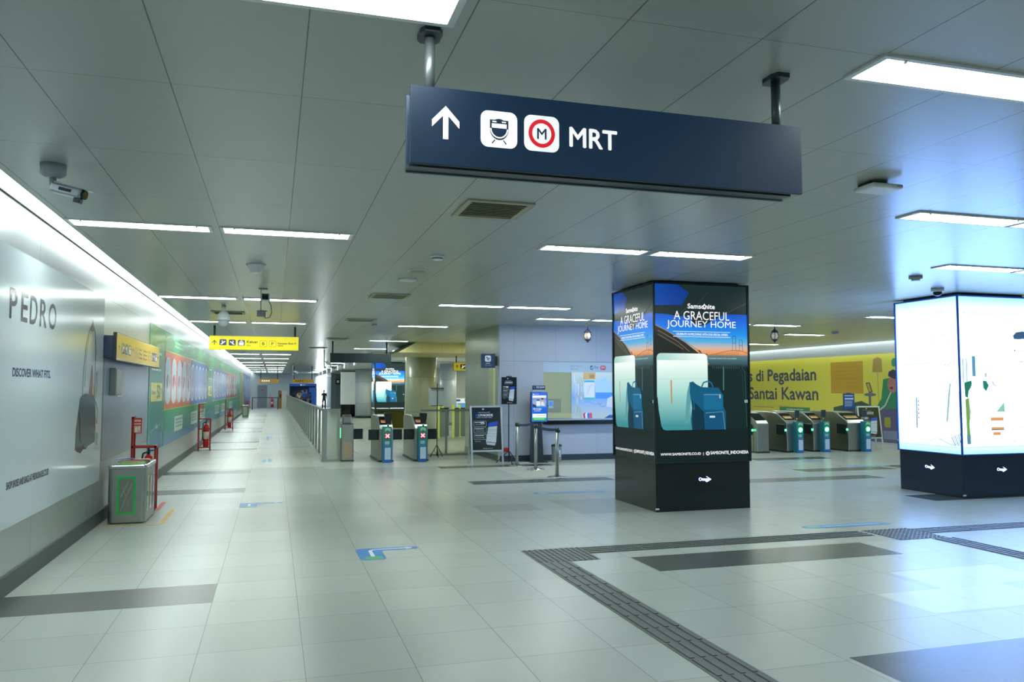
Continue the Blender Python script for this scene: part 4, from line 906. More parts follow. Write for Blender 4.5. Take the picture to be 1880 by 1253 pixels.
# picture glued in the right window bays
p = P((1000, 530, 1880, 1370), 1.16, 1.04, '9ab8d8'); p.L = 1
p.vg(1000, 530, 1880, 1370, [(530, 'b8c8c8'), (800, 'a0b8d0'), (1000, '6a9cdc'), (1100, '88a8d8'), (1370, 'b0c0c0')])
random.seed(3)
for k in range(40):
    x = random.uniform(1010, 1230); y = random.uniform(560, 1250); p.L = 2
    p.line([(x, y), (x + random.uniform(-14, 14), y + random.uniform(60, 170))], random.uniform(6, 16), random.choice(['b8a860', '9fb070', 'a8c8dc', 'c8d4e0', 'b49a80', '7fa890', '88b0d0']))
p.L = 3
p.rect(1220, 535, 1440, 660, 'b8a058'); p.rr(1330, 570, 1420, 640, 12, 'a07838'); p.vg(1230, 680, 1420, 1030, [(680, '38a0c8'), (712, '38a0c8'), (714, 'c4d0e4'), (990, 'c4d0e4'), (992, '3aa8bc'), (1030, '3aa8bc')])
p.L = 4
for k in range(10): p.line([(1250 + k * 3, 960 - k * 22), (1290 + k * 8, 960 - k * 22)], 3, '90a0c0')
p.line([(1300, 960), (1340, 780), (1400, 740)], 3, 'a85a80')
p.L = 2; p.poly([(1440, 700), (1640, 620), (1700, 760), (1880, 700), (1880, 1000), (1440, 980)], '98c0e4'); p.poly([(1440, 900), (1880, 900), (1880, 1010), (1440, 1010)], '3c84dc')
p.L = 3; p.poly([(1660, 1010), (1760, 960), (1880, 1060), (1840, 1200), (1640, 1160)], 'b8c8d8'); p.line([(1480, 1080), (1560, 1170), (1640, 1130)], 6, '4a5a90'); p.line([(1230, 1080), (1300, 1060), (1420, 1120), (1560, 1100)], 8, '7088c8')
p.L = 4
for x, c in ((1220, 'a03a6a'), (1250, 'd8d8d8'), (1290, '3a6ac8'), (1330, 'c84a5a')): p.poly([(x, 1370), (x - 10, 1290), (x + 30, 1260), (x + 50, 1370)], c)
p.poly([(1600, 1370), (1700, 1310), (1880, 1320), (1880, 1370)], '2a4a98')
p.build('window_picture', print_mat('window_print', emit=0.3, rough=0.25), t, (1.70, 0.030, 0.925), t=0.003)  # slight emission added to make the picture brighter
B().box(0, 0.006, 0.35, 0.9, 1.15, 2.15).build('side_window', GLASS, t)
p = P((0, 0, 10, 20), 0.5, 0.95, 'a8b060'); p.L = 1; p.vg(0, 0, 10, 20, [(0, 'c0c88c'), (3, 'b4bc58'), (14, 'a4ac58'), (20, '9a9a60')]); squig(p, 2, 6, 9, 9, '70783c', 3); p.poly([(3, 20), (3, 15), (9, 14.5), (8, 18), (6, 20)], 'a06a4c')
p.build('side_picture', LIT2, t, (0.11, 0.88, 1.17), (0, -1, 0), (0, 0, 1), 0.003)
# desk behind the glass
d = thing('desk', 'desk and chair-back seen through the left pane of the ticket window', 'desk', (bx0 + 1.15, by0 + 0.9, 0))
B().box(0, 1.1, 0, 0.5, 0.98, 1.02).build('tabletop', mat('desk_top', '7c8468', 0.5), d)
for x in (0.03, 1.03):
    for y in (0.03, 0.43): B().box(x, x + 0.04, y, y + 0.04, 0, 0.98).build('leg', DARKP, d)
B().box(0.3, 0.8, 0.5, 0.54, 1.02, 1.35).build('back_screen', mat('desk_screen', '66705c', 0.5), d)
# blue projecting sign
t = thing('projecting_sign', 'small navy sign with ticket icon sticking out from the ticket office corner', 'sign', (4.355, 16.95, 2.05))
B().box(0, 0.31, 0, 0.09, 0, 0.31).build('case', NAVY, t, bev=0.006); B().box(0.31, 0.36, 0.01, 0.08, 0.05, 0.26).build('bracket', DARKP, t)
p = P((770, 95, 990, 315), 0.30, 0.30, '1d3a5c'); p.L = 1; p.rr(822, 120, 920, 218, 20, 'cfdde8'); p.L = 2; p.line([(845, 150), (875, 170), (905, 160)], 16, '1d3a5c'); p.line([(850, 185), (895, 195)], 14, '1d3a5c'); p.ell(855, 145, 9, 9, '1d3a5c')
p.L = 1; p.text('Loket', 835, 232, 905, 255, 'b8c8d8', 0.01); p.text('Ticket Office', 815, 268, 930, 285, '8aa0b8')
p.build('sign_face', print_mat('navy_face', emit=0.25, rough=0.4), t, (0.005, 0, 0.005), t=0.002)
# red socket box low on the office corner
t = thing('socket_box', 'small red box low on the ticket office wall by the tripod poster', 'box', (4.83, 16.76, 0.22))
B().box(0, 0.09, 0, 0.08, 0, 0.09).build('case', mat('red_box', 'd02028', 0.4), t, bev=0.006)
B().box(0.02, 0.07, -0.004, 0, 0.02, 0.07).build('cover', mat('red_cover', 'b01820', 0.4), t)

# bin under the counter
t = thing('waste_basket', 'small grey bin under the ticket counter ledge', 'trash bin', (5.93, 16.5, 0))
B().lathe([(0.085, 0), (0.1, 0.01), (0.115, 0.34), (0.118, 0.345)], n=28).build('body', mat('grey_bin', '9aa4a8', 0.4), t)
B().lathe([(0.12, 0.34), (0.125, 0.36), (0.09, 0.385), (0.05, 0.39)], n=28).build('lid', DARKP, t)
p = P((0, 0, 10, 14), 0.09, 0.14, 'dfe4e8'); p.L = 1; p.line([(3, 12), (5, 3), (7, 12)], 1.4, '1c2c5c'); p.build('label', PAPER, t, (-0.045, -0.118, 0.12), t=0.003)

# ------------------------------------------------------------------ A-frame boards
def promo(w, h, head='I.MAKRIDE'):
    p = P((0, 70, 610, 915), w, h, '14222a'); p.L = 1
    p.rr(222, 92, 262, 120, 6, 'd0dcdc'); p.text('Hadir di Stasiun MRT', 140, 160, 390, 180, 'b8c4c8', 0.01)
    p.rect(80, 200, 130, 215, '2a5ac0'); p.rect(80, 225, 130, 248, '2a5ac0'); p.text(head, 140, 200, 445, 250, 'e0e8ec', 0.03); squig(p, 95, 268, 450, 282, 'b8c4c8')
    for k, y in enumerate((340, 465, 598)):
        p.L = 1; p.rr(35, y, 300, y + 110, 20, 'b8c4c8'); p.L = 2; p.rr(40, y + 5, 295, y + 105, 17, '14222a'); p.L = 3
        squig(p, 60, y + 22, 250, y + 48, 'd0dadc'); squig(p, 70, y + 66, 260, y + 84, 'a8b4b8')
    p.text('20%', 180, 358, 262, 395, 'ffffff', 0.04); p.L = 1; squig(p, 55, 740, 165, 752, 'b8c4c8')
    p.poly([(345, 400), (370, 375), (545, 350), (530, 440), (340, 460)], '1c50c8'); p.poly([(340, 462), (528, 445), (495, 770), (280, 750)], 'c4d0dc'); p.poly([(280, 762), (488, 778), (465, 830), (300, 808)], 'c4d0dc')
    p.L = 2; p.line([(330, 520), (522, 515)], 5, '56646c'); 
    for k in range(3): squig(p, 330 - k * 10, 540 + k * 50, 500 - k * 8, 552 + k * 50, '8fa4b8')
    p.line([(210, 858), (440, 860)], 3, '6a7478'); squig(p, 215, 878, 435, 895, 'b8b8b8'); p.rect(275, 875, 300, 897, 'c04040')
    return p
def a_board(x, y, rz, lab, w=0.70, h=1.24):
    t = thing('a_frame_board', lab, 'sign board', (x, y, 0), rz)
    lean = math.radians(8)
    for sgn, nm in ((1, 'front_leaf'), (-1, 'rear_leaf')):
        R = Matrix.Rotation(-lean if sgn > 0 else lean, 4, 'X'); off = -0.17 if sgn > 0 else 0.17
        T = Matrix.Translation((0, off, 0)) @ R
        b = B(); e = 0.035
        for xx in (0, w - e): b.box(xx, xx + e, -0.012, 0.012, 0.0, h)
        b.box(e, w - e, -0.012, 0.012, h - e, h).box(e, w - e, -0.012, 0.012, 0.27, 0.27 + e)
        lf_ = b.rot(T).build(nm, mat('alu_frame', 'c4d0d4', 0.3, 0.6), t)
        if sgn > 0:
            pr = promo(w - 2 * e, h - 0.27 - 2 * e); o = Vector((e, -0.006, 0.27 + e)); 
            pr.build('poster', GLOSS, lf_, T @ o, (T.to_3x3() @ Vector((1, 0, 0))), (T.to_3x3() @ Vector((0, 0, 1))), 0.004)
        else: B().box(e, w - e, -0.004, 0.004, 0.27 + e, h - e).rot(T).build('rear_panel', mat('rear_grey', '8a8c98', 0.6), t)
    return t
a_board(3.97, 16.45, 0.0, 'black promotional A-frame board with white phone picture in front of the ticket office')
a_board(15.0, 17.95, -0.12, 'black promotional A-frame board beside the rightmost green-lit gate', 0.66, 1.14)
def tripod(b, h, r=0.28, z=0.27):
    b.cyl((0, 0, 0.03), (0, 0, h), 0.011, n=10)
    for k in range(3):
        a = 2 * pi * k / 3 + 0.5; b.cyl((0, 0, z), (r * cos(a), r * sin(a), 0.01), 0.009, n=8); b.cyl((0, 0, 0.09), (r * .5 * cos(a), r * .5 * sin(a), z / 2 + 0.01), 0.006, n=6)
    return b
def poster_tripod(x, y, lab, pr, w, h, z0, hh, m=GLOSS, fr=True):
    t = thing('poster_stand', lab, 'poster stand', (x, y, 0)); tripod(B(), hh).build('tripod', BLACK, t)
    bd_ = B().box(-w / 2, w / 2, -0.03, -0.012, z0, z0 + h).build('board', BLACK, t, bev=0.003)
    pr.build('poster', m, bd_, (-w / 2 + 0.01, -0.030, z0 + 0.01), t=0.002)
    B().box(-0.06, 0.06, -0.035, 0.01, z0 + h, z0 + h + 0.02).build('clamp', BLACK, t)
    return t
poster_tripod(4.82, 16.42, 'black phone poster on a tripod standing at the ticket office corner', promo(0.32, 0.56), 0.34, 0.58, 1.26, 1.87)
p = P((0, 0, 10, 14), 0.37, 0.44, '2458b0'); p.L = 1; squig(p, 1, 1.5, 9, 2.6, 'dfe8f4'); p.rect(1, 4, 9, 5.2, 'e8eef6'); squig(p, 1, 6.5, 8, 12, '9ab4dc', 4)
poster_tripod(16.1, 19.6, 'blue notice on a tripod behind the rightmost green arrow gate', p, 0.39, 0.46, 1.0, 1.48)
# tripod holding a white board, seen from behind
t = thing('poster_stand', 'black tripod with a white board seen from behind the closed gates', 'poster stand', (3.65, 18.35, 0))
b = tripod(B(), 1.72, 0.17, 0.3); b.box(-0.15, 0.15, -0.012, 0.012, 1.19, 1.205).box(-0.15, 0.15, -0.012, 0.012, 1.60, 1.615); b.build('tripod', BLACK, t)
B().box(-0.2, 0.16, 0.014, 0.02, 1.2, 1.61).build('board', mat('white_board', 'a9b4b4', 0.5), t)

# ------------------------------------------------------------------ rope posts
def rope_post(x, y, lab, belt_to=None):
    t = thing('rope_post', lab, 'rope post', (x, y, 0), 0, None)
    B().lathe([(0.175, 0), (0.175, 0.01), (0.16, 0.018), (0.06, 0.035), (0.03, 0.05)], n=36).build('base', STEELL, t)
    B().cyl((0, 0, 0.04), (0, 0, 0.82), 0.032, n=24).build('post', STEEL, t)
    B().cyl((0, 0, 0.82), (0, 0, 0.89), 0.038, n=24).box(0.0, 0.05, -0.02, 0.02, 0.80, 0.85).build('head', mat('post_head', '3c4448', 0.3, 0.4), t)
    if belt_to:
        dx, dy = belt_to[0] - x, belt_to[1] - y; b = B(); n = 10
        for k in range(n):
            a, c = k / n, (k + 1) / n; za = 0.855 - 0.12 * a * (1 - a); zc = 0.855 - 0.12 * c * (1 - c)
            vs = []
            for (f_, z) in ((a, za), (c, zc)):
                l = math.hypot(dx, dy); nx, ny = -dy / l * 0.002, dx / l * 0.002
                for s_ in (-1, 1):
                    vs += [(dx * f_ + s_ * nx, dy * f_ + s_ * ny, z - 0.025), (dx * f_ + s_ * nx, dy * f_ + s_ * ny, z + 0.025)]
            b.add(vs, [(0, 1, 5, 4), (2, 3, 7, 6), (1, 3, 7, 5), (0, 2, 6, 4)])
        b.build('belt', mat('navy_belt', '1c3450', 0.6), t)
    return t
rope_post(4.83, 15.85, 'steel rope post nearest the tripod poster, farthest back of the three', (5.36, 16.35))
rope_post(4.95, 14.98, 'middle steel rope post standing in front of the screen kiosk', (4.89, 13.58))
rope_post(4.89, 13.58, 'frontmost steel rope post with its round base in front of the counter')
# belt from kiosk side to the middle post
# ------------------------------------------------------------------ kiosk
t = thing('information_kiosk', 'upright black kiosk with a lit portrait screen behind the rope posts', 'kiosk', (5.34, 16.45, 0))
B().box(-0.02, 0.36, -0.05, 0.28, 0, 0.02).build('base', BLACK, t, bev=0.005)
B().prism([(0.0, 0.02), (0.30, 0.02), (0.25, 0.9), (0.04, 0.9)], 'y', 0.06, 0.16).build('stand', DARKP, t)
sc_ = B().box(0, 0.38, 0.03, 0.10, 0.87, 1.52).build('screen_case', BLACKG, t, bev=0.006)
p = P((70, 160, 305, 570), 0.36, 0.63, '2868d8'); p.L = 1
p.vg(85, 170, 290, 555, [(170, '2a6ae0'), (202, '2a6ae0')]) ; p.rect(85, 202, 290, 235, 'e8eef4'); p.vg(85, 235, 290, 375, [(235, '7f8ab8'), (300, '98a8c8'), (375, '2f7ad8')]); p.rect(85, 375, 290, 460, '1a66d0'); p.rect(85, 460, 290, 515, 'eef2f4'); p.rect(85, 515, 290, 555, '30b050')
p.L = 2; p.ell(230, 265, 16, 22, 'c8a090'); p.poly([(205, 345), (215, 290), (245, 290), (275, 350)], 'd8d8d8'); p.rr(140, 280, 200, 350, 8, 'dde4ee'); p.rr(145, 255, 190, 280, 6, '3a58c0'); p.poly([(85, 320), (140, 340), (140, 370), (85, 365)], '2a3a58')
p.L = 3; p.ell(232, 250, 18, 12, '2c2428'); p.text('PE KARJA', 98, 385, 220, 405, 'ffffff', 0.03); squig(p, 110, 415, 205, 428, 'c8d8f0'); squig(p, 150, 483, 270, 495, 'a8b4c0'); squig(p, 105, 530, 270, 542, 'd0f0d8'); p.rr(92, 178, 108, 192, 4, 'ffffff'); squig(p, 112, 182, 185, 190, 'c8d8f8')
p.build('screen', LIT, sc_, (0.01, 0.03, 0.88), t=0.003)
B().box(0.02, 0.05, 0.06, 0.08, 1.52, 1.58).build('bracket', GREYP, t); B().box(0.32, 0.35, 0.06, 0.08, 1.52, 1.58).build('bracket', GREYP, t)
p = P((90, 70, 270, 125), 0.29, 0.09, '14284c'); p.L = 1; p.line([(105, 85), (125, 110)], 8, '6a9ad8'); p.text('TICKET MACHINE', 140, 82, 260, 100, 'dfe8f4', 0.02); squig(p, 140, 106, 230, 112, '8fa4c4')
p.build('header_plate', LIT2, t, (0.04, 0.06, 1.57), t=0.012)
B().cyl((0.38, 0.08, 1.22), (0.44, 0.06, 1.22), 0.012, n=8).build('arm', BLACK, t)
p = P((0, 0, 10, 16), 0.10, 0.16, '8fa4b8'); p.L = 1; p.rect(1, 1.5, 9, 12, '4a84e0'); p.build('card_reader', LIT, t, (0.40, 0.03, 1.17), t=0.02)
t = thing('power_cable', 'loose white cable on the floor beside the kiosk', 'cable', (5.0, 16.5, 0))
B().tube([(0, 0.2, 0.2), (0.03, 0.1, 0.06), (0.1, 0.02, 0.008), (0.2, -0.05, 0.008), (0.3, 0.0, 0.008)], 0.006, n=6).build('cord', WHITEP, t)

# ------------------------------------------------------------------ lanterns
def lantern(x, y, lab):
    t = thing('hanging_lantern', lab, 'lantern', (x, y, 2.56))
    GOLD = mat('lantern_gold', 'b89a5c', 0.35, 0.6); PUR = mat('lantern_dark', '3a2c50', 0.4)
    B().cyl((0, 0, 0.33), (0, 0, ZC - 2.56), 0.004, n=6).build('chain', GOLD, t)
    B().lathe([(0.008, 0.0), (0.03, 0.03), (0.07, 0.06), (0.075, 0.075)], n=6).build('foot', PUR, t)
    B().lathe([(0.06, 0.075), (0.085, 0.14), (0.06, 0.21)], n=6).build('glass_body', mat('lantern_glass', 'c8c0a0', 0.3, emit=0.25), t)
    for k in range(6):
        a = 2 * pi * k / 6; B().tube([(0.062 * cos(a), 0.062 * sin(a), 0.075), (0.088 * cos(a), 0.088 * sin(a), 0.14), (0.062 * cos(a), 0.062 * sin(a), 0.21)], 0.006, n=6).build('rib', PUR, t)
    B().lathe([(0.085, 0.21), (0.08, 0.225), (0.05, 0.26), (0.02, 0.28), (0.012, 0.31), (0.02, 0.325), (0.004, 0.34)], n=6).build('roof', PUR, t)
lantern(6.31, 15.6, 'small dark and gold lantern hanging above the ticket window')
lantern(10.1, 14.5, 'small dark and gold lantern hanging right of the black luggage pillar')

# ------------------------------------------------------------------ glass fence
t = thing('glass_fence', 'long steel and glass fence running down the right side of the corridor', 'fence', (1.05, 18.0, 0))
L_ = 52.0
B().box(-0.035, 0.035, 0, L_, 1.10, 1.15).build('top_rail', STEEL, t, bev=0.008)
B().box(-0.03, 0.03, 0, L_, 0.0, 0.08).build('bottom_rail', STEEL, t)
n = 35
for k in range(n + 1):
    y = L_ * k / n; B().box(-0.028, 0.028, y, y + 0.06, 0.08, 1.10).build('post', STEEL, t)
gb = mat('fence_glass', 'b9cdb4', 0.05, alpha=0.45, spec=0.7)
for k in range(n): B().box(-0.006, 0.006, L_ * k / n + 0.06, L_ * (k + 1) / n, 0.08, 1.10).build('glass_pane', gb, t)
B().box(-0.03, 0.08, -0.03, 0.0, 0, 1.16).build('corner_post', STEEL, t, bev=0.005)
B().box(0.08, 0.34, -0.025, 0.005, 0.04, 1.12).build('end_pane', gb, t)
B().box(0.08, 0.36, -0.03, 0.01, 1.10, 1.15).box(0.08, 0.36, -0.03, 0.01, 0.0, 0.04).box(0.31, 0.36, -0.03, 0.01, 0.04, 1.10).build('end_frame', STEEL, t)
t = thing('glass_railing', 'low glass railing joining the closed gates to the ticket office', 'railing', (3.36, 18.9, 0))
B().box(0, 1.34, -0.02, 0.02, 1.06, 1.10).build('top_rail', STEEL, t)
B().box(0, 1.34, -0.01, 0.01, 0.0, 0.04).build('bottom_rail', STEEL, t)
for x in (0.62, 1.3): B().box(x - 0.025, x + 0.025, -0.02, 0.02, 0.04, 1.06).build('post', STEEL, t)
for x0, x1 in ((0.0, 0.595), (0.645, 1.275)): B().box(x0, x1, -0.004, 0.004, 0.04, 1.06).build('glass_pane', mat('rail_glass', 'cfe0cc', 0.04, alpha=0.25, spec=0.6), t)

# ------------------------------------------------------------------ ticket gates
def totem_print(w, h, green):
    p = P((145, 455, 312, 1145), w, h, '1c7a80'); p.L = 1
    p.vg(145, 455, 312, 1145, [(455, '2a8a62'), (650, '1f8078'), (850, '1c6c94'), (1145, '2060b0')])
    p.L = 2; p.poly([(180, 490), (228, 465), (292, 490), (292, 545), (228, 515), (180, 545)], '9cc8b4')
    if green:
        p.ell(228, 630, 62, 62, '1fb050')
    else: p.rr(175, 580, 280, 690, 12, '6a1018')
    p.L = 2; squig(p, 180, 735, 272, 800, 'b8e0d4', 3); squig(p, 180, 815, 280, 832, '58a8b0'); p.rect(178, 858, 294, 1090, 'b8d0dc'); p.L = 3
    for k in range(9): p.line([(182, 880 + k * 25), (290, 880 + k * 25)], 4, '8fb0c4')
    p.line([(235, 862), (235, 1086)], 4, '8fb0c4')
    return p
def gate(x, y, lab, green=False, wb=0.30, off=None, totem=True, blen=1.75, closed=True, side=1, sticker=True):
    """front face of the wrapped pillar at y; the cabinet runs away from the hall"""
    t = thing('ticket_gate', lab, 'ticket gate', (x, y, 0))
    tw = 0.19; z1 = 0.77
    if totem:
        fp = B().box(0, tw, 0, 0.16, 0.0, z1).build('front_pillar', mat('gate_teal', '1d7480', 0.4), t, bev=0.004)
        totem_print(tw - 0.008, z1 - 0.01, green).build('wrap', print_mat('gate_wrap', emit=0.1, rough=0.3), fp, (0.004, 0, 0.005), t=0.001)
        b = B()
        if green:
            b.prism([(0.065, 0.535), (0.125, 0.605), (0.075, 0.60), (0.065, 0.535)][:3], 'y', -0.010, -0.004)
            b.prism([(0.095, 0.535), (0.13, 0.55), (0.145, 0.595), (0.12, 0.615), (0.10, 0.60), (0.11, 0.58), (0.095, 0.565), (0.06, 0.575), (0.062, 0.53), (0.10, 0.53)], 'y', -0.012, -0.005)
            b.build('arrow_light', mat('gate_arrow', 'd0ffd8', 0.4, emit=4.0, ecol=(0.55, 1.0, 0.6)), fp)
            B().lathe([(0.062, -0.004), (0.062, -0.001)], c=(0.10, 0, 0.568), n=28, ax='y').build('light_disc', GREENL, fp)
        else:
            for a in (45, -45):
                b.add([*[tuple(Matrix.Translation((0.095, -0.008, 0.573)) @ Matrix.Rotation(math.radians(a), 4, 'Y') @ Vector(v)) for v in [(-0.055, -0.003, -0.014), (0.055, -0.003, -0.014), (0.055, -0.003, 0.014), (-0.055, -0.003, 0.014), (-0.055, 0.003, -0.014), (0.055, 0.003, -0.014), (0.055, 0.003, 0.014), (-0.055, 0.003, 0.014)]]],
                      [(0, 1, 2, 3), (7, 6, 5, 4), (0, 4, 5, 1), (1, 5, 6, 2), (2, 6, 7, 3), (3, 7, 4, 0)])
            b.build('cross_light', mat('gate_cross', 'ff8080', 0.4, emit=3.0, ecol=(1.0, 0.16, 0.2)), fp)
    cx0 = -0.06 if off is None else off; cx1 = cx0 + wb
    ys = 0.16 if totem else 0.0
    prof = [(ys, 0), (ys, 0.72), (ys + 0.08, 0.80), (ys + 0.42, 0.98), (ys + 0.60, 1.0), (blen - 0.3, 1.0), (blen, 0.95), (blen, 0)]
    cab = B().prism(prof, 'x', cx0, cx1).build('cabinet', STEEL, t, bev=0.015)
    B().box(cx0 - 0.01, cx1 + 0.01, ys - 0.005, blen + 0.01, 0, 0.04).build('base_plate', mat('gate_base', '3c4440', 0.4, 0.5), t)
    # reader screen on the slope
    a = math.atan2(0.18, 0.34)
    T = Matrix.Translation((cx0 + 0.03, ys + 0.10, 0.815)) @ Matrix.Rotation(a, 4, 'X')
    B().box(0, wb - 0.06, 0, 0.30, 0, 0.014).rot(T).build('reader_panel', BLACKG, cab, bev=0.003)
    p = P((0, 0, 10, 10), (wb - 0.06) * .8, 0.13, 'c8783c' if not green else 'c4a050'); p.L = 1; p.rect(1, 1, 9, 4, 'c8402c' if not green else '8a7430'); squig(p, 1, 5.5, 9, 9, 'f0e4c8', 2)
    if sticker: p.build('reader_sticker', PAPER, cab, T @ Vector((0.02, 0.03, 0.014)), T.to_3x3() @ Vector((1, 0, 0)), T.to_3x3() @ Vector((0, 1, 0)), 0.001)
    if totem:
        if not green:   # dark hooded reader
            B().cyl((0.12, 0.10, 0.77), (0.12, 0.10, 0.84), 0.02, n=12).build('neck', STEELL, t)
            B().prism([(0.07, 0.83), (0.155, 0.83), (0.19, 0.93), (0.20, 1.06), (0.03, 1.07), (0.045, 0.95)], 'y', 0.04, 0.15).build('reader_hood', BLACK, t, bev=0.02)
        else:
            B().cyl((0.05, 0.06, 0.77), (0.05, 0.06, 0.88), 0.009, n=8).build('neck', STEELL, t)
            B().box(0.0, 0.11, 0.03, 0.09, 0.88, 1.06).build('reader_head', mat('reader_teal', '28444c', 0.35), t, bev=0.012)
    DF = mat('flap_dark', '1a262a', 0.25)
    if closed:
        for s_ in (-1, 1):
            xa = cx0 if s_ < 0 else cx1
            B().box(min(xa, xa + s_ * 0.22), max(xa, xa + s_ * 0.22), 0.30, 0.325, 0.47, 0.70).build('flap', DF, t, bev=0.012)
    else:
        B().box(cx0 - 0.03, cx0, 0.20, 0.55, 0.44, 0.70).build('flap', DF, t, bev=0.01)
        B().box(cx0 + 0.0, cx0 + 0.02, 0.15, 0.17, 0.05, 0.44).build('flap_post', STEELL, t)
        B().lathe([(0.03, -0.004), (0.03, 0.0)], c=(cx0 - 0.035, 0.145, 0.56), n=20, ax='y').build('side_light', GREENL, t)
    return t
# small cabinet at the fence end
t = thing('ticket_gate', 'gate cabinet standing against the end of the glass fence', 'ticket gate', (1.44, 17.9, 0))
B().prism([(0, 0), (0, 0.80), (0.06, 0.83), (1.6, 0.83), (1.6, 0)], 'x', 0, 0.26).build('cabinet', STEEL, t, bev=0.015)
B().box(-0.01, 0.27, -0.005, 1.6, 0, 0.03).build('base_plate', mat('gate_base', '3c4440', 0.4, 0.5), t)
B().prism([(0.05, 0.83), (0.09, 0.99), (0.20, 1.02), (0.5, 1.0), (0.55, 0.83)], 'x', 0.04, 0.22).build('hood', GREYMET, t, bev=0.02)
B().box(0.04, 0.23, -0.003, 0, 0.07, 0.42).build('beige_sticker', mat('beige', 'b8a488', 0.5), t)
B().box(0.26, 0.48, 0.2, 0.225, 0.47, 0.70).build('flap', mat('flap_dark', '1a262a', 0.25), t, bev=0.012)
B().box(-0.012, 0, 0.3, 0.34, 0.5, 0.72).build('status_light', GREENL, t)
gate(2.27, 17.35, 'closed ticket gate with a red cross, left of the two', False, 0.30)
gate(3.04, 17.35, 'closed ticket gate with a red cross, right of the two, beside the white board tripod', False, 0.30)
gate(12.50, 17.1, 'open ticket gate with green arrow, left of the three behind the luggage pillar', True, 0.34, off=-0.19, blen=2.2, closed=False)
gate(13.32, 17.15, 'open ticket gate with green arrow, middle of the three', True, 0.34, off=-0.19, blen=2.2, closed=False)
g3 = gate(14.40, 16.95, 'ticket gate with green arrow and orange reader sticker, right of the three', True, 0.54, off=-0.38, blen=1.9, closed=False)
gate(11.55, 17.3, 'gate cabinet half hidden behind the black luggage pillar', True, 0.34, totem=False, blen=2.0, closed=False, sticker=False)

# ------------------------------------------------------------------ yellow mural on the right wall
p = P((-33.0, -2.65, -13.0, 0.0), 20.0, 2.65, 'c9c43c')
# window x = -y ; y = -z
p.L = 1; p.vg(-33, -2.65, -13, 0, [(-2.65, 'e8e058'), (0, 'dcd858')])
p.L = 2
p.text('Emas di Pegadaian', -28.0, -2.30, -22.85, -1.76, '4a5068', 0.03); p.text('Santai Kawan', -26.8, -1.66, -22.76, -1.22, '4a5068', 0.03)
p.rect(-22.1, -2.46, -20.6, -1.45, 'c8a030'); 
for k in range(6): p.L = 3; p.line([(-21.95, -2.3 + k * .13), (-20.75, -2.3 + k * .13)], 0.012, 'b88c28')
p.L = 2; p.poly([(-20.2, -2.1), (-20.15, -2.5), (-19.95, -2.56), (-19.8, -2.5), (-19.78, -2.1)], 'b89a50'); p.line([(-19.98, -2.1), (-19.95, -1.0)], 0.02, 'b89a50'); p.rr(-19.4, -2.5, -18.6, -2.25, 0.1, '3a9a70')
p.poly([(-22.0, -0.1), (-22.0, -1.0), (-20.7, -1.22), (-20.0, -1.0), (-20.0, -0.1)], '3a5850'); p.rect(-20.6, -1.02, -13, 0, '5a5880')
p.L = 3; p.ell(-20.32, -1.42, 0.26, 0.05, '6a6a80'); p.rect(-20.38, -1.4, -20.28, -1.0, '70706a'); p.poly([(-20.5, -1.78), (-20.32, -1.8), (-20.2, -1.5), (-20.36, -1.46)], '46485a'); p.L = 4; p.poly([(-20.46, -1.75), (-20.35, -1.77), (-20.25, -1.52), (-20.35, -1.5)], 'd0a850')
# seated cartoon man in a green armchair
p.L = 3
p.poly([(-20.1, -1.0), (-19.85, -1.3), (-19.75, -1.88), (-19.5, -1.92), (-19.35, -1.75), (-18.7, -1.7), (-18.5, -1.0)], '2f8a60')
p.L = 4; p.line([(-19.95, -0.95), (-19.7, -1.1), (-19.45, -1.5)], 0.05, 'c8ccc8'); p.ell(-19.38, -1.72, 0.2, 0.24, 'c08078'); p.ell(-19.08, -1.72, 0.06, 0.07, 'c08078')
p.L = 5; p.poly([(-19.55, -1.98), (-19.52, -2.1), (-19.35, -2.17), (-19.1, -2.1), (-18.98, -1.95), (-19.0, -1.72), (-19.12, -1.72), (-19.16, -1.86), (-19.35, -1.9)], '3a3a5c'); p.ell(-19.42, -1.62, 0.07, 0.04, '70303c'); p.ring(-19.45, -1.78, 0.07, 0.06, 0.01, '805058', n=14); p.ring(-19.28, -1.78, 0.07, 0.06, 0.01, '805058', n=14)
p.L = 3; p.rr(-19.75, -0.75, -19.5, -0.45, 0.05, 'a0a040'); p.rect(-19.8, -0.35, -19.2, -0.1, '7a86a4'); p.rect(-24.9, -0.96, -23.2, -0.5, '3f9060'); p.L = 4; squig(p, -24.5, -0.9, -23.5, -0.84, 'c0d8b8')
p.L = 2; squig(p, -26.5, -0.94, -25.2, -0.91, '8a8840'); squig(p, -24.95, -0.99, -24.3, -0.97, '8a8840')
o = p.build('wall_mural', print_mat('mural_print', rough=0.3), None, (XR, 33.0, 0.0), (0, -1, 0), (0, 0, 1), 0.006); tag(o, 'large yellow wall mural with dark lettering and a seated cartoon man', 'mural')

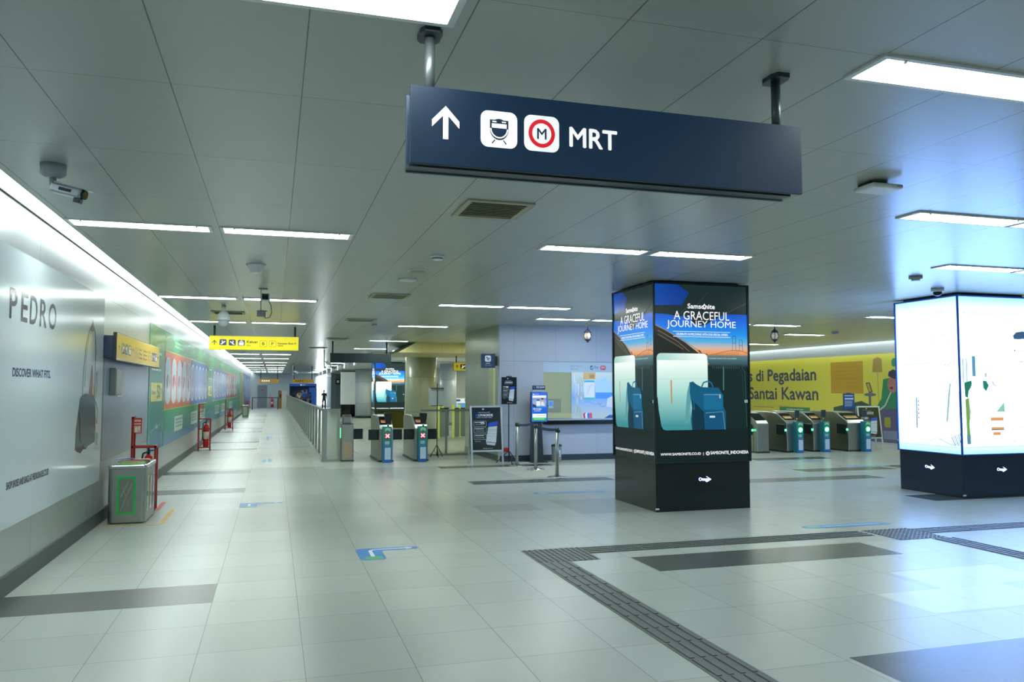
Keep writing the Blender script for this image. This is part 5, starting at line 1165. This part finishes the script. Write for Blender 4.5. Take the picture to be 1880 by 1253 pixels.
# ------------------------------------------------------------------ central background
CONC = mat('column_metal', 'b4baa8', 0.32, 0.1)
def column(x, y, r, h, m, lab):
    t = thing('round_column', lab, 'column', (x, y, 0))
    B().cyl((0, 0, 0.1), (0, 0, h), r, n=48).build('shaft', m, t); B().cyl((0, 0, 0), (0, 0, 0.12), r * 1.02, n=48).build('base_ring', DARKP, t)
    for z in (0.8, 2.0): B().lathe([(r + 0.001, z), (r + 0.002, z + 0.008)], n=48).build('joint_ring', GREYMET, t)
column(4.98, 28.0, 0.55, ZC, CONC, 'thick round column in the centre background with a yellow band above')
BLC = mat('column_blue', 'c4d2e0', 0.3, 0.05)
column(4.9, 45.5, 0.53, 2.72, BLC, 'round blue-grey column between the white pillar and the far luggage pillar')
column(7.45, 35.0, 0.37, 2.72, BLC, 'slimmer round blue column at the left edge of the ticket office')
# dropped bulkheads
t = thing('ceiling_bulkhead', 'pale yellow panelled bulkhead hanging over the thick round column', 'bulkhead', (3.55, 23.9, 2.69))
YB_ = panel_mat('bulkhead_yellow', 'b8b484', 0.4, 0.1, 0, 2, 0.62, 0.1, 3.0, 0.5, wd=0.01, dark=0.6, tone=0.02)
B().prism([(0, 0.0), (6.5, 0.0), (6.5, 0.31), (0.55, 0.31)], 'y', 0, 3.4).build('facing', YB_, t)
struct(B().box(3.6, XR - 0.3, 31.0, YE, 2.72, ZC).build('trim_2', mat('dropped_ceiling', 'c4ccd0', 0.4)))
WM = mat('pale_wall', 'c2ccd0', 0.45)
struct(B().box(6.6, XR, 42.0, 42.2, 0, 2.72).build('trim_3', WM))
t = thing('white_pillar', 'tall square pillar with a blank whitish panel on a black plinth beyond the fence', 'pillar', (3.72, 47.0, 0))
B().box(0, 0.92, 0, 0.9, 0.0, 0.72).build('plinth', BLACKG, t); B().box(0.03, 0.89, 0.03, 0.87, 0.72, 2.6).build('blank_panel', mat('blank_panel', 'b4c2bc', 0.4, emit=0.32), t); B().box(0, 0.92, 0, 0.9, 2.6, 2.66).build('top_frame', BLACK, t)  # blank panel is given a glow to lift its brightness
for x, y, w, c, lab in ((3.55, 53.0, 0.28, '7f8c94', 'narrow grey post left of the white pillar, farther back'), (4.0, 56.0, 0.45, '6a7884', 'dark grey square column just left of the white pillar')):
    t = thing('square_column', lab, 'column', (x, y, 0)); B().box(0, w, 0, w, 0, 2.66).build('shaft', mat('col_' + c, c, 0.4), t); B().box(-0.02, w + 0.02, -0.02, w + 0.02, 0, 0.15).build('base', DARKP, t)
t = thing('wall_screen', 'small black monitor on the column left of the white pillar', 'screen', (4.0, 55.9, 1.95)); B().box(0, 0.42, -0.08, 0, 0, 0.36).build('case', BLACK, t); B().box(0.12, 0.26, -0.085, -0.08, 0.1, 0.26).build('image', mat('screen_glow', '8fa0a0', 0.4, emit=0.3), t)
# bright daylight opening at the far end
struct(B().box(3.62, 4.35, YE - 0.06, YE - 0.01, 0.3, 2.71).build('window_1', mat('daylight_pane', 'ffffff', 0.3, emit=14.0, ecol=(0.9, 0.97, 1.0))))
# right background: escalator mouth with yellow edges, advert wall
for k, (x, y) in enumerate(((5.12, 25.5), (5.34, 25.9), (5.56, 25.3), (5.83, 25.6))):
    t = thing('yellow_edged_post', ['yellow-edged glass post behind the tripod, leftmost of four', 'yellow-edged glass post, second from the left of four', 'yellow-edged glass post, third from the left of four', 'yellow-edged glass post nearest the ticket office'][k], 'post', (x, y, 0))
    B().cyl((0, 0, 0), (0, 0, 0.03), 0.12, n=16).build('base', STEELL, t); B().box(-0.035, 0.035, -0.02, 0.02, 0.03, 1.08).build('yellow_post', mat('post_yellow', 'c8d020', 0.4, emit=0.15), t)
    B().box(0.04, 0.2, -0.01, 0.01, 0.05, 0.98).build('dark_panel', mat('post_dark', '2c3c38', 0.2), t)
p = P((0, 0, 100, 30), 3.2, 0.75, '5a9ad8'); p.L = 1; p.rect(0, 0, 100, 9, 'e8eef0'); p.L = 2
for k in range(7): p.rect(4 + k * 14, 2, 11 + k * 14, 6, '3a4a80')
p.L = 1; p.rect(0, 18, 100, 30, '2f78c8'); p.rect(20, 10, 50, 17, '88c4ec')
t = thing('banner_counter', 'low blue and white banner counter behind the yellow-edged posts', 'counter', (7.0, 38.0, 0)); B().box(0, 3.2, 0, 0.5, 0, 1.12).build('body', WM, t); p.build('banner', LIT2, t, (0, 0, 0.4), t=0.004)
t = thing('hanging_sign', 'small yellow hanging sign with white icons at the edge of the ticket office', 'sign', (5.72, 26.0, 2.2))
B().box(0, 1.2, 0, 0.1, 0, 0.27).build('case', mat('olive_case', 'a89c18', 0.4), t); p = P((0, 0, 100, 25), 1.18, 0.25, 'b4a61c'); p.L = 1; arrow_up(p, 9, 6, 18, 8, '2a2a10', 2)
p.L = 1; icon_sq(p, 18, 4, 36, 20, 'up', '1c1c10'); icon_sq(p, 40, 4, 58, 20, 'down', '1c1c10'); p.L = 1; p.text('Keluar', 64, 8, 94, 17, '3a3a10'); p.build('sign_face', LIT2, t, (0.01, 0, 0.01), t=0.002)
B().cyl((0.1, 0.05, 0.27), (0.1, 0.05, 0.49), 0.02, n=8).build('post', BLACK, t)

# ------------------------------------------------------------------ far corridor end
t = thing('end_door', 'grey door with a red notice in the far end wall', 'door', (-1.34, YE - 0.05, 0))
B().box(-0.05, 0, 0, 0.05, 0, 2.0).box(0.76, 0.81, 0, 0.05, 0, 2.0).box(0, 0.76, 0, 0.05, 1.94, 2.0).build('frame', GREYP, t)
lf_ = B().box(0, 0.76, 0.01, 0.05, 0.01, 1.94).build('leaf', mat('door_grey', '74828e', 0.4), t); B().box(0.3, 0.5, 0.0, 0.01, 1.45, 1.6).build('notice', mat('notice_red', 'b83a3c', 0.4), lf_); B().box(0.05, 0.1, -0.03, 0.01, 0.95, 1.0).build('handle', STEELL, lf_)
t = thing('doorway_box', 'pale boxed doorway beside the orange pillar at the corridor end', 'doorway', (0.05, 70.4, 0)); B().box(0.55, 0.98, 0, 0.5, 0, 1.5).build('body', mat('pale_box', 'b8bcb0', 0.5), t); B().box(0.3, 0.55, 0.1, 0.4, 0.0, 1.5).build('side_panel', mat('dim_panel', '5a6a74', 0.5), t)
t = thing('orange_pillar', 'slim orange advertising pillar at the end of the corridor', 'pillar', (0.42, 68.5, 0)); B().box(0, 0.2, 0, 0.3, 0, 1.45).build('body', mat('orange_print', 'b8781c', 0.4), t); B().box(0.02, 0.18, -0.01, 0, 0.9, 1.2).build('picture', mat('orange_pic', '6a3018', 0.4), t)
t = thing('pull_barrier', 'thin barrier line stretched across the corridor end', 'barrier', (-1.6, 66.0, 0))
for x in (0, 1.9): B().cyl((x, 0, 0), (x, 0, 0.98), 0.03, n=10).build('post', BLACK, t)
B().box(0, 1.9, -0.005, 0.005, 0.92, 0.97).build('belt', BLACK, t)
t = thing('service_kiosk', 'blue-fronted service booth beyond the fence at the corridor end', 'booth', (1.2, 67.0, 0))
B().box(0, 2.15, 1.0, 1.1, 0, 1.86).box(0, 0.06, 0, 1.0, 0, 1.86).build('walls', mat('booth_grey', '5c6c84', 0.5), t); B().box(0, 2.15, 0, 1.1, 1.86, 2.05).build('header', mat('booth_blue', '1f4f98', 0.4, emit=0.15), t)
B().box(1.55, 2.15, 0.0, 0.06, 0, 1.75).build('blue_panel', mat('booth_blue2', '2a62b8', 0.4, emit=0.2), t); B().box(0.0, 1.55, 0.0, 0.35, 0, 0.85).build('counter', mat('booth_counter', '8a9cb0', 0.5), t)
B().box(0.2, 0.45, 0.1, 0.14, 0.86, 1.12).build('monitor', BLACK, t)
B().box(1.2, 1.45, 0.95, 1.0, 1.3, 1.6).box(0.95, 1.2, 0.95, 1.0, 1.35, 1.55).build('posters', mat('booth_poster', 'b0c8d8', 0.5), t)
p = P((0, 0, 100, 10), 2.1, 0.17, '1f4f98'); p.L = 1; p.ell(42, 5, 3, 3.5, 'e8f0f8'); p.text('MRT', 47, 3, 58, 7, 'e8f0f8'); p.build('header_print', LIT2, t, (0.02, 0, 1.87), t=0.004)
# people
def person(x, y, rz, lab, shirt, trousers, pack=None, hair='1c1a1c', cap=None, h=1.62, bend=0.0):
    t = thing('person', lab, 'person', (x, y, 0), rz); k = h / 1.7
    def skin(name, joints, edges, m, par=t, sub=2):
        me = bpy.data.meshes.new(name); me.from_pydata([tuple(c * k for c in j[:3]) for j in joints], edges, []); me.materials.append(m)
        o = bpy.data.objects.new(name, me); COL.objects.link(o); o.parent = par
        sk = o.modifiers.new('skin', 'SKIN'); 
        if not me.skin_vertices: 
            try: me.attributes.new
            except Exception: pass
        bpy.context.view_layer.update()
        lay = me.skin_vertices[0] if me.skin_vertices else None
        if lay:
            for i, j in enumerate(joints): lay.data[i].radius = (j[3] * k, (j[4] if len(j) > 4 else j[3]) * k)
            lay.data[0].use_root = True
        sd = o.modifiers.new('sub', 'SUBSURF'); sd.levels = 1; sd.render_levels = sub
        return o
    sm = mat('skin_tone', '9a6a50', 0.5); bd = bend
    J = [(0, 0, .95, .12, .09), (0, 0, 1.15, .12, .085), (0, bd * .6, 1.36, .13, .09), (0, bd, 1.48, .05), (0, bd * 1.2, 1.53, .065), (0, bd * 1.2, 1.62, .085, .095),
         (-.17, bd * .8, 1.40, .045), (-.22, bd + .02, 1.14, .036), (-.18, bd - .14, .95, .026), (-.17, bd - .2, .90, .02),
         (.17, bd * .8, 1.40, .045), (.22, bd + .02, 1.14, .036), (.20, bd - .1, .92, .026), (.19, bd - .15, .86, .02),
         (-.09, 0, .86, .08), (-.10, -.02, .48, .055), (-.10, .02, .08, .04), (-.10, -.12, .03, .035), (.09, 0, .86, .08), (.10, .02, .48, .055), (.10, .05, .08, .04), (.10, -.09, .03, .035)]
    E_ = [(0, 1), (1, 2), (2, 3), (3, 4), (4, 5), (2, 6), (6, 7), (7, 8), (8, 9), (2, 10), (10, 11), (11, 12), (12, 13), (0, 14), (14, 15), (15, 16), (16, 17), (0, 18), (18, 19), (19, 20), (20, 21)]
    skin('body', J, E_, sm)
    Q = [(0, 0, .93, .14, .105), (0, 0, 1.15, .135, .1), (0, bd * .6, 1.36, .145, .105), (0, bd, 1.46, .06), (-.17, bd * .8, 1.40, .06), (-.22, bd + .02, 1.16, .05), (.17, bd * .8, 1.40, .06), (.22, bd + .02, 1.16, .05)]
    skin('shirt', Q, [(0, 1), (1, 2), (2, 3), (2, 4), (4, 5), (2, 6), (6, 7)], mat('cloth_' + shirt, shirt, 0.8))
    R_ = [(0, 0, .96, .13, .1), (-.09, 0, .84, .1), (-.10, -.02, .48, .075), (-.10, .02, .10, .06), (.09, 0, .84, .1), (.10, .02, .48, .075), (.10, .05, .10, .06)]
    skin('trousers', R_, [(0, 1), (1, 2), (2, 3), (0, 4), (4, 5), (5, 6)], mat('cloth_' + trousers, trousers, 0.8))
    B().lathe([(0.09 * k, 0), (0.105 * k, 0.05 * k), (0.085 * k, 0.12 * k), (0.03 * k, 0.145 * k)], c=(0, (bd * 1.2 + 0.015) * k, 1.585 * k), n=16).build('hair' if not cap else 'cap', mat('hair_' + (cap or hair), cap or hair, 0.7), t)
    if pack: B().box(-0.15 * k, 0.15 * k, (bd * .5 + 0.10) * k, (bd * .5 + 0.26) * k, 1.0 * k, 1.42 * k).build('backpack', mat('pack_' + pack, pack, 0.7), t, bev=0.05)
person(2.35, 65.6, pi, 'person in a blue shirt with a blue backpack standing at the far blue booth', '5a8ad8', '2a3448', '2a5ab8', h=1.55, bend=0.05)
bpy.context.view_layer.update()
person(1.95, 65.8, 0, 'person in a pale top at the blue booth, left of the blue backpack wearer', 'c8c4b4', '3a3840', h=1.5)
person(3.72, 63.5, pi, 'person in dark clothes and pale cap standing before the bright opening', '3a4440', '24302c', '4a5048', cap='b8c0c8', h=1.55)
person(2.8, 66.0, pi / 2, 'person in dark clothes at the right end of the blue booth', '4a4a52', '2c2c34', h=1.35)
